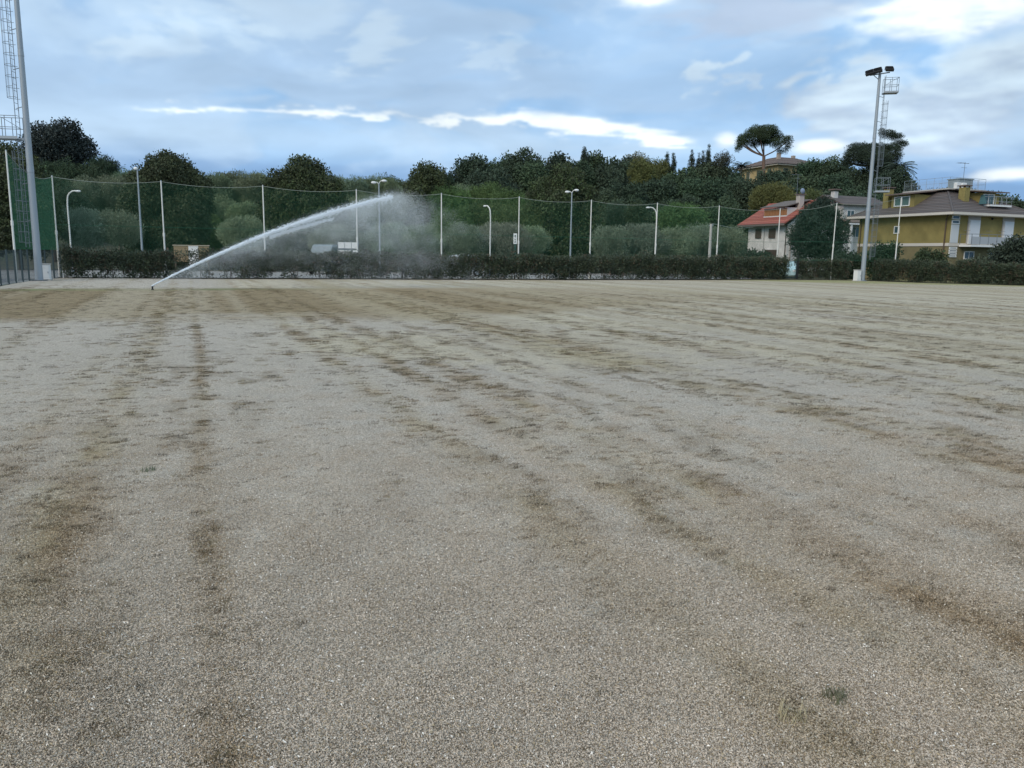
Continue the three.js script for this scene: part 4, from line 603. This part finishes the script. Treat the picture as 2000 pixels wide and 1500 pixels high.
{ // olive coloured house with grey hipped roof and roof terrace
  const D = 68, c = at(1853, 470, D), o = thing('house', 'olive yellow two storey house with grey tiled hip roof and roof terrace', 'house', V(c.x, -0.06, -D), PHI), yy = (r) => at(1853, r, D).y + 0.06;
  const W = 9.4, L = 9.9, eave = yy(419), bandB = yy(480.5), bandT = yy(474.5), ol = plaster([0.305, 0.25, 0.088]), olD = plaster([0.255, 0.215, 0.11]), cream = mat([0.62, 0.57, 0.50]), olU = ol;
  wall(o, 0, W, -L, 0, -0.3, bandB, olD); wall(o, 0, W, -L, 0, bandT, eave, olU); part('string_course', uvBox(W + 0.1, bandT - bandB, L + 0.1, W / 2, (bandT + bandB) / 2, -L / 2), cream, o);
  const ov = 0.75, E = eave + 0.02, m = 0.56, tr = 3.35, x0 = -ov, x1 = W + ov, z0 = ov, z1 = -L - ov, apexY = E + m * (tr + ov), tx1 = W - tr, tz1 = -L + tr;
  part('soffit', slab([V(x0, E, z0), V(x1, E, z0), V(x1, E, z1), V(x0, E, z1)].reverse(), 0.06), cream, o);
  part('gutter', [box(x1 - x0 + 0.16, 0.2, 0.12, (x0 + x1) / 2, E + 0.06, z0 + 0.05), box(0.12, 0.2, z0 - z1 + 0.04, x0 - 0.05, E + 0.06, (z0 + z1) / 2), box(x1 - x0 + 0.16, 0.2, 0.12, (x0 + x1) / 2, E + 0.06, z1 - 0.05), box(0.12, 0.2, z0 - z1 + 0.04, x1 + 0.05, E + 0.06, (z0 + z1) / 2)], cream, o);
  const P = [V(x0, E + 0.1, z0), V(x1, E + 0.1, z0), V(x1, E + 0.1, z1), V(x0, E + 0.1, z1)], T = [V(tr, apexY, -tr), V(tx1, apexY, -tr), V(tx1, apexY, tz1), V(tr, apexY, tz1)];
  const roof = part('roof', poly([...P.map((p) => p.clone().add(V(0, -0.03, 0))), ...T.map((p) => p.clone().add(V(0, -0.03, 0)))], [[0, 1, 5, 4], [1, 2, 6, 5], [2, 3, 7, 6], [3, 0, 4, 7], [4, 5, 6, 7]]), greyTiles[0], o);
  for (let k = 0; k < 4; k++) courses(roof, P[k], P[(k + 1) % 4], T[k], T[(k + 1) % 4], 14, greyTiles);
  for (let k = 0; k < 4; k++) part('hip_ridge', rod(P[k].clone().add(V(0, 0.03, 0)), T[k].clone().add(V(0, 0.04, 0)), 0.09, 0.09, 8), greyTiles[2], roof);
  // left dormer (looks -x)
  const ly0 = E + m * (0.6 + ov) - 0.25, ly1 = at(1773, 379, 72.3).y + 0.06; wall(o, 0.6, 3.6, -6.9, -4.4, ly0, ly1, ol); windowOn(o, 'x', -6.55, -4.85, ly1 - 1.0, ly1 - 0.12, { at: 0.6, pane: mat([0.10, 0.17, 0.16], { roughness: 0.12 }) });
  part('dormer_roof', slab([V(0.15, ly1 + 0.02, -7.2), V(0.15, ly1 + 0.02, -4.1), V(4.0, apexY + 0.12, -4.1), V(4.0, apexY + 0.12, -7.2)], 0.09), brownTiles[0], o); part('fascia', box(0.05, 0.09, 3.15, 0.12, ly1 + 0.05, -5.65), brownTiles[1], o);
  // right dormer (looks +z) with a small roof balcony
  const ry1 = at(1905, 376, 71).y + 0.06, rz = -1.15; wall(o, 4.7, 7.1, -4.0, rz, E + m * (1.1 + ov) - 0.3, ry1, ol); windowOn(o, 'z', 5.0, 6.4, ry1 - 1.25, ry1 - 0.1, { at: rz, pane: mat([0.06, 0.11, 0.11], { roughness: 0.12 }) });
  part('dormer_roof', slab([V(4.2, ry1 + 0.02, rz + 0.45), V(7.7, ry1 + 0.02, rz + 0.45), V(7.7, apexY + 0.1, -4.2), V(4.2, apexY + 0.1, -4.2)], 0.09), brownTiles[1], o); part('fascia', box(3.6, 0.09, 0.05, 5.95, ry1 + 0.05, rz + 0.47), brownTiles[1], o);
  const by = E + m * (0.45 + ov) + 0.25; part('roof_balcony', box(2.7, 0.14, 0.9, 6.0, by, -0.55), M.white, o); railing('roof_balcony_rail', o, [[4.65, -1.0], [4.65, -0.12], [7.35, -0.12], [7.35, -1.0]], by, 0.75, 0.022, M.galv, 0.7, 1); part('awning', slab([V(4.3, by + 0.1, -0.2), V(4.75, by + 0.9, -0.75), V(4.75, by + 0.9, -1.1), V(4.3, by + 0.1, -0.9)], 0.05), mat([0.05, 0.12, 0.13]), o);
  // terrace on top
  part('terrace_floor', box(W - 4.7, 0.1, L - 4.9, 2.8 + (W - 4.7) / 2, apexY + 0.14, -2.75 - (L - 4.9) / 2), M.concrete, o);
  const ty = apexY + 0.2, tA = 2.9, tB = W - 2.0, tC = -2.85, tD = -L + 2.2; railing('terrace_rail', o, [[tA, tD], [tA, tC], [tB, tC], [tB, tD]], ty, 0.95, 0.014, M.galv, 0.85, 1);
  const bl = []; for (let z = tD; z <= tC; z += 0.13) bl.push(rod(V(tA, ty, z), V(tA, ty + 0.75, z), 0.008, 0.008, 4)); for (let x = tA; x <= tB; x += 0.13) bl.push(rod(V(x, ty, tC), V(x, ty + 0.75, tC), 0.008, 0.008, 4)); part('balusters', bl, M.galv, o).userData.kind = 'stuff';
  part('roof_hatch', [box(1.7, 0.95, 1.2, 6.1, ty + 0.5, -4.4), box(1.85, 0.08, 1.35, 6.1, ty + 1.0, -4.4)], mat([0.22, 0.26, 0.27]), o); for (const [x, z] of [[3.7, -3.0], [4.45, -3.0]]) part('air_unit', rbox(0.5, 0.55, 0.35, 0.03, x, ty + 0.22, z + 0.25), M.white, o);
  antenna(o, 6.7, ty, -4.6, 2.6);
  for (const [x, z, b, h] of [[0.9, -7.6, E + 0.5, 2.1], [3.25, -1.6, E + 1.1, 1.35]]) { const ch = part('chimney', rbox(0.62, h, 0.62, 0.02, x, b + h / 2, z), ol, o); part('chimney_cap', [box(0.85, 0.08, 0.85, x, b + h + 0.16, z), ...[[-0.25, -0.25], [0.25, -0.25], [-0.25, 0.25], [0.25, 0.25]].map(([p, q]) => box(0.1, 0.14, 0.1, x + p, b + h + 0.06, z + q))], brownTiles[1], ch); }
  // left wall: small window, pipe
  windowOn(o, 'x', -5.75, -5.15, yy(454), yy(438), { at: 0, mullion: false }); part('downpipe', [rod(V(-0.1, -0.1, -0.35), V(-0.1, eave - 0.35, -0.35), 0.055, 0.055, 8), rod(V(-0.1, eave - 0.35, -0.35), V(-ov + 0.05, E, 0.3), 0.05, 0.05, 8)], mat([0.10, 0.07, 0.05]), o);
  part('downpipe', rod(V(-0.1, -0.1, -L + 0.3), V(-0.1, eave, -L + 0.3), 0.05, 0.05, 8), mat([0.10, 0.07, 0.05]), o);
  // right wall: stair glazing strip, two tall shuttered doors, balcony
  const sx0 = 0.1, sx1 = 1.0; part('stair_panel', box(sx1 - sx0, yy(438) - yy(474), 0.06, (sx0 + sx1) / 2, (yy(438) + yy(474)) / 2, 0.035), mat([0.58, 0.60, 0.60]), o);
  for (const [a, b] of [[419.5, 428], [429.5, 437]]) windowOn(o, 'z', sx0, sx1, yy(b), yy(a), { at: 0, mullion: false }); for (let k = 0; k < 4; k++) windowOn(o, 'z', sx0, sx1, yy(486.5 + k * 5.2), yy(482 + k * 5.2), { at: 0, mullion: false });
  const shut = mat([0.66, 0.68, 0.70], { roughness: 0.6 }); for (const [a, b] of [[2.15, 3.4], [6.4, 7.6]]) { part('door_surround', box(b - a + 0.24, eave - yy(476) - 0.06, 0.05, (a + b) / 2, (eave + yy(476)) / 2, 0.03), mat([0.42, 0.39, 0.36]), o); windowOn(o, 'z', a, b, yy(475.5), yy(428), { at: 0.05, shutter: shut }); }
  for (const [a, b] of [[1.95, 3.15], [5.0, 6.0]]) windowOn(o, 'z', a, b, yy(506), yy(490), { at: 0 });
  const bs = part('balcony', box(W - 1.2, 0.16, 1.15, 1.2 + (W - 1.2) / 2, yy(479.5), 0.63), M.white, o); railing('balcony_rail', bs, [[1.25, 0.06], [1.25, 1.15], [W - 0.05, 1.15]], yy(479), 0.95, 0.022, M.galvDark, 1.0); part('balcony_panel', slab([V(1.3, yy(478.5) + 0.08, 1.13), V(W - 0.1, yy(478.5) + 0.08, 1.13), V(W - 0.1, yy(478.5) + 0.72, 1.13), V(1.3, yy(478.5) + 0.72, 1.13)], 0.012), mat([0.40, 0.41, 0.42], { roughness: 0.4 }), bs);
  for (const x of [1.6, 4.3, 5.9]) part('line_bracket', rod(V(x, yy(449), 0.05), V(x + 0.35, yy(449), 0.4), 0.015, 0.015, 4), M.galvDark, o); part('wall_lamp', new THREE.SphereGeometry(0.1, 10, 8).translate(4.8, yy(424), 0.15), M.black, o);
}
{ // white house with red tiled gable roof
  const D = 92, c = at(1537, 470, D), o = thing('house', 'white house with red tiled roof and brown shuttered windows', 'house', V(c.x, -0.06, -D), PHI), yy = (r) => at(1537, r, D).y + 0.06, wh = plaster([0.84, 0.82, 0.78]), W = 7.2, L = 6.9, eave = yy(438.5), m = 0.56, ov = 0.9, brown = mat([0.09, 0.06, 0.05]);
  wall(o, 0, W, -L, 0, -0.3, eave, wh); const rx = W / 2, ry = eave + m * (rx + ov) + 0.12, z0 = 0.45, z1 = -L - 1.0, e = eave + 0.02;
  part('gable', poly([V(0, eave, -0.01), V(W, eave, -0.01), V(rx, ry - 0.2, -0.01), V(0, eave, -L), V(W, eave, -L), V(rx, ry - 0.2, -L)], [[0, 1, 2], [3, 4, 5]]), wh, o);
  const A = [V(-ov, e, z0), V(-ov, e, z1), V(rx, ry, z0), V(rx, ry, z1), V(W + ov, e, z0), V(W + ov, e, z1)]; const roof = part('roof', [slab([A[1], A[0], A[2], A[3]], 0.1), slab([A[4], A[5], A[3], A[2]], 0.1)], redTiles[1], o);
  courses(roof, A[0].clone().add(V(-0.03, 0.1, 0)), A[1].clone().add(V(-0.03, 0.1, 0)), A[2].clone().add(V(0, 0.11, 0)), A[3].clone().add(V(0, 0.11, 0)), 12, redTiles, 'tile_course', 0.06); courses(roof, A[5].clone().add(V(0.03, 0.1, 0)), A[4].clone().add(V(0.03, 0.1, 0)), A[3].clone().add(V(0, 0.11, 0)), A[2].clone().add(V(0, 0.11, 0)), 12, redTiles, 'tile_course', 0.06);
  part('ridge', rod(A[2].clone().add(V(0, 0.12, 0)), A[3].clone().add(V(0, 0.12, 0)), 0.11, 0.11, 8), redTiles[0], roof); part('eave_board', box(0.06, 0.22, z0 - z1, -ov - 0.02, e - 0.02, (z0 + z1) / 2), mat([0.16, 0.13, 0.12]), o);
  // strip dormer with wooden shutters
  const dy0 = e + m * 1.5 + 0.15, dy1 = dy0 + 1.0, dz0 = -0.9, dz1 = -4.9; wall(o, 0.55, 3.2, dz1, dz0, dy0 - 0.5, dy1, wh); const wood = mat([0.34, 0.15, 0.06]); const fr = part('dormer_window', [box(0.08, 0.1, dz0 - dz1, 0.52, dy1 - 0.05, (dz0 + dz1) / 2), box(0.08, 0.1, dz0 - dz1, 0.52, dy0 + 0.02, (dz0 + dz1) / 2)], M.white, o); for (let k = 0; k < 8; k++) part('shutter', box(0.05, 0.8, 0.44, 0.52, (dy0 + dy1) / 2, dz1 + 0.3 + k * 0.49), wood, fr);
  part('dormer_roof', slab([V(0.1, dy1 + 0.02, dz1 - 0.3), V(0.1, dy1 + 0.02, dz0 + 0.3), V(rx + 0.2, ry + 0.3, dz0 + 0.3), V(rx + 0.2, ry + 0.3, dz1 - 0.3)], 0.1), mat([0.13, 0.105, 0.09]), o);
  for (const [a, b] of [[-5.5, -4.45], [-3.1, -1.95]]) windowOn(o, 'x', a, b, yy(464.5), yy(445), { at: 0, shutter: brown, frame: mat([0.30, 0.27, 0.25]) }); windowOn(o, 'x', -3.6, -1.2, yy(503), yy(487.5), { at: 0, shutter: brown }); windowOn(o, 'z', 2.2, 3.2, yy(464), yy(446), { at: 0, shutter: brown });
  const cb = part('chimney', rbox(0.65, 2.0, 0.65, 0.02, 2.2, ry - 0.2, -0.8), mat([0.45, 0.40, 0.36]), o); part('chimney_cap', box(0.9, 0.1, 0.9, 2.2, ry + 0.85, -0.8), brownTiles[0], cb); part('satellite_dish', new THREE.SphereGeometry(0.42, 16, 8, 0, 6.29, 0, 0.9).rotateX(1.5).translate(2.15, ry + 1.2, -0.7), mat([0.22, 0.27, 0.36]), o); antenna(o, 2.1, ry + 0.8, -1.3, 2.4);
  part('downpipe', rod(V(-0.08, -0.1, -0.15), V(-0.08, eave, -0.15), 0.06, 0.06, 8), mat([0.10, 0.09, 0.085]), o); part('downpipe', rod(V(0.5, -0.1, 0.1), V(0.5, eave, 0.1), 0.08, 0.08, 8), mat([0.36, 0.33, 0.31]), o); part('downpipe', rod(V(-0.07, -0.1, -4.9 + 1.0), V(-0.07, eave, -4.9 + 1.0), 0.03, 0.03, 6), mat([0.3, 0.3, 0.29]), o);
  wall(o, W - 0.1, W + 3.5, -5.5, -0.8, -0.3, eave - 0.9, wh);
}
{ // pale house behind the conifer
  const D = 97, c = at(1642, 470, D), o = thing('house', 'pale house with grey roof and brown porch between conifer and mast', 'house', V(c.x, -0.06, -D), PHI), yy = (r) => at(1642, r, D).y + 0.06, wl = plaster([0.66, 0.65, 0.61]), W = 7, L = 6;
  wall(o, 0, W, -L, 0, -0.3, yy(401), wl); const e = yy(401), ry = e + 1.3, A = [V(-0.5, e, 0.5), V(W + 0.5, e, 0.5), V(-0.5, ry, -L / 2), V(W + 0.5, ry, -L / 2), V(-0.5, e, -L - 0.5), V(W + 0.5, e, -L - 0.5)]; const roof = part('roof', [slab([A[0], A[1], A[3], A[2]], 0.1), slab([A[5], A[4], A[2], A[3]], 0.1)], greyTiles[1], o); courses(roof, A[0].clone().add(V(0, 0.1, 0)), A[1].clone().add(V(0, 0.1, 0)), A[2].clone().add(V(0, 0.11, 0)), A[3].clone().add(V(0, 0.11, 0)), 8, greyTiles);
  part('porch_roof', slab([V(-0.4, yy(436), 1.6), V(W, yy(436), 1.6), V(W, yy(429), 0.02), V(-0.4, yy(429), 0.02)], 0.1), brownTiles[0], o); part('porch_beam', box(W + 0.3, 0.2, 0.15, W / 2 - 0.2, yy(437.5), 1.5), M.white, o); for (const x of [0.1, 3.4, 6.6]) part('porch_post', box(0.2, yy(438), 0.2, x, yy(438) / 2, 1.4), M.white, o);
  windowOn(o, 'z', 1.4, 3.0, yy(463), yy(442), { at: 0 }); windowOn(o, 'z', 0.6, 1.8, yy(424), yy(410), { at: 0 }); windowOn(o, 'x', -3.5, -2.3, yy(424), yy(410), { at: 0 }); const ch = part('chimney', rbox(0.6, 1.9, 0.6, 0.02, 0.4, yy(387), -2.0), wl, o); part('chimney_cap', box(1.1, 0.14, 1.0, 0.4, yy(387) + 1.15, -2.0), brownTiles[1], ch);
}
{ // villa on the hill
  const D = 152, c = at(1536, 330, D), gy = groundH(c.x, D) - 0.3, o = thing('villa', 'ochre villa with low hipped roof on top of the wooded hill', 'house', V(c.x, gy, -D), PHI), yy = (r) => at(1524, r, D).y - gy, yl = plaster([0.52, 0.39, 0.19]), e = yy(321), W = 11, L = 11;
  wall(o, -2, W - 2, -L, 0, -1, e, yl); const P = [V(-2.9, e, 0.9), V(W - 1.1, e, 0.9), V(W - 1.1, e, -L - 0.9), V(-2.9, e, -L - 0.9)], ty = yy(305) + 0.4, T = [V(1.6, ty, -4.4), V(W - 5.6, ty, -4.4), V(W - 5.6, ty, -L + 4.4), V(1.6, ty, -L + 4.4)];
  const roof = part('roof', poly([...P, ...T], [[0, 1, 5, 4], [1, 2, 6, 5], [2, 3, 7, 6], [3, 0, 4, 7], [4, 5, 6, 7], [3, 2, 1, 0]]), brownTiles[0], o); for (let k = 0; k < 4; k++) courses(roof, P[k].clone().add(V(0, 0.03, 0)), P[(k + 1) % 4].clone().add(V(0, 0.03, 0)), T[k].clone().add(V(0, 0.03, 0)), T[(k + 1) % 4].clone().add(V(0, 0.03, 0)), 9, brownTiles, 'tile_course', 0.07);
  part('cornice', box(W + 1.5, 0.22, L + 1.5, W / 2 - 2, e - 0.12, -L / 2), mat([0.5, 0.45, 0.36]), o); for (const z of [-2.2, -5.3, -8.4]) windowOn(o, 'x', z - 0.5, z + 0.5, e - 2.2, e - 0.7, { at: -2, shutter: mat([0.08, 0.09, 0.06]) }); for (const x of [-0.2, 2.8, 5.8]) windowOn(o, 'z', x - 0.5, x + 0.5, e - 2.2, e - 0.7, { at: 0, shutter: mat([0.08, 0.09, 0.06]) });
  for (const [x, z] of [[0.2, -2.6], [5.4, -4.6]]) { part('chimney', rbox(0.6, 1.2, 0.6, 0.02, x, ty - 0.1, z), mat([0.36, 0.30, 0.25]), o); }
}
{ // red roofed house at the right edge
  const D = 80, c = at(1991, 470, D), o = thing('house', 'red roofed house just showing past the olive coloured house', 'house', V(c.x, -0.06, -D), PHI), yy = (r) => at(1991, r, D).y + 0.06, wl = plaster([0.5, 0.46, 0.40]), e = yy(443); wall(o, 0.3, 8, -7, 0, -0.3, e, wl); const A = [V(-0.2, e, 0.6), V(8.5, e, 0.6), V(-0.2, e + 1.7, -3.5), V(8.5, e + 1.7, -3.5), V(-0.2, e, -7.6), V(8.5, e, -7.6)]; const roof = part('roof', [slab([A[0], A[1], A[3], A[2]], 0.1), slab([A[5], A[4], A[2], A[3]], 0.1)], redTiles[1], o); courses(roof, A[0].clone().add(V(0, 0.1, 0)), A[1].clone().add(V(0, 0.1, 0)), A[2].clone().add(V(0, 0.11, 0)), A[3].clone().add(V(0, 0.11, 0)), 10, redTiles); windowOn(o, 'z', 1.2, 2.4, yy(470), yy(452), { at: 0 }); part('gable', poly([V(0.31, e, 0), V(0.31, e, -7), V(0.31, e + 1.5, -3.5)], [[0, 1, 2]]), wl, o);
}

// ---------------------------------------------------------------- sprinkler, jet and drifting spray
{
  const p = gnd(298, 566), head = V(p.x, 0, p.z), e = at(775, 382, 38.5), dir = V(e.x - head.x, 0, e.z - head.z), run = dir.length(), top = e.y; dir.normalize(); const side = V(-dir.z, 0, dir.x), ang = Math.atan2(-dir.z, dir.x);
  const t = thing('sprinkler', 'pop up sprinkler head on the field at the foot of the jet', 'sprinkler', head, ang);
  part('body', [new THREE.CylinderGeometry(0.032, 0.036, 0.13, 14).translate(0, 0.065, 0), new THREE.CylinderGeometry(0.05, 0.06, 0.03, 16).translate(0, 0.015, 0)], M.black, t); part('nozzle', rod(V(0, 0.12, 0), V(0.08, 0.17, 0), 0.018, 0.012, 10), M.galv, t); part('cap', new THREE.CylinderGeometry(0.02, 0.034, 0.03, 12).translate(0, 0.145, 0), M.fenceGreen, t);
  // height of the stream along its run, a flattening arc
  const y = (u) => 0.18 + (top - 0.18) * (1.38 * u - 0.38 * u * u), P = (u) => head.clone().addScaledVector(dir, u * run).setY(y(u));
  const r = rngOf(4242), gs = () => (r() + r() + r() + r() - 2) * 0.85, drop = new THREE.OctahedronGeometry(1, 0), core = [], spray = [];
  const qd = (u) => new THREE.Quaternion().setFromUnitVectors(V(1, 0, 0), P(u + 0.01).sub(P(u)).normalize());
  for (let k = 0; k < 34000; k++) {
    const u = r() ** 1.1 * 0.98, w = 0.014 + 0.15 * u, clot = fbm(u * 34, 3, 4), c = P(u); if (r() > 1.0 - sm(0.1, 0.95, u) * (0.55 + 1.5 * (0.5 - clot))) continue;
    const tail = r() < 0.3 ? 2.0 : 0.75; c.addScaledVector(side, gs() * w * tail).add(V(0, gs() * w * 0.7 * tail - Math.abs(gs()) * w * 0.7 * clot, 0)); core.push({ p: c, q: qd(u), s: V(0.02 + 0.035 * r(), 0.0045 + 0.0045 * r(), 0.0045 + 0.0045 * r()) });
  }
  for (let k = 0; k < 5200; k++) { const u = 0.45 + 0.27 * r(), c = P(u); c.y -= 0.14 + 0.6 * (u - 0.45) + gs() * 0.06 + Math.abs(gs()) * 0.16 * r(); c.addScaledVector(side, gs() * 0.12); if (r() < 0.9 * (1 - (u - 0.45) / 0.3)) core.push({ p: c, q: qd(u), s: V(0.035, 0.007, 0.007) }); }
  for (let k = 0; k < 17500; k++) { // fine drops torn off the stream, falling and drifting
    const u = 0.01 + 1.38 * r() ** 0.8, uu = Math.min(u, 1.02), c = P(uu); if (u > 1.02) { c.addScaledVector(dir, (u - 1.02) * run * 0.9); c.y -= (u - 1.02) * 2.4; }
    const fall = -Math.log(1 - r() * 0.985) * (0.2 + 1.3 * uu * uu); c.y -= fall; if (c.y < 0.03) continue; c.addScaledVector(dir, gs() * (0.2 + 2.2 * Math.max(0, u - 0.85)) + fall * 0.22).addScaledVector(side, gs() * (0.1 + 0.55 * uu + 0.22 * fall)); c.y += gs() * 0.06 * (1 + u);
    if (r() > 0.3 + 1.1 * fbm(c.x * 0.9 + c.y * 0.5, c.y * 1.4 - c.x * 0.3 + 30, 3) - 0.95 * sm(0.96, 1.36, u)) continue;
    spray.push({ p: c, q: rq(r), s: 0.35 + 0.75 * uu });
  }
  const w = thing('water_jet', 'long white water jet arching from the sprinkler with drifting spray', 'water jet', V(0, 0, 0)); instanced('stream', drop, M.water, core, w); 
  const fine = []; for (let k = 0; k < 96; k++) { const q = 0.0015 + 0.0011 * r(), g = new THREE.TetrahedronGeometry(q * 1.5, 0); g.translate(gs() * 0.3, gs() * 0.3, gs() * 0.3); fine.push(g); }
  instanced('spray', join(fine), M.water, spray, w);
}
renderer.render(scene, camera);
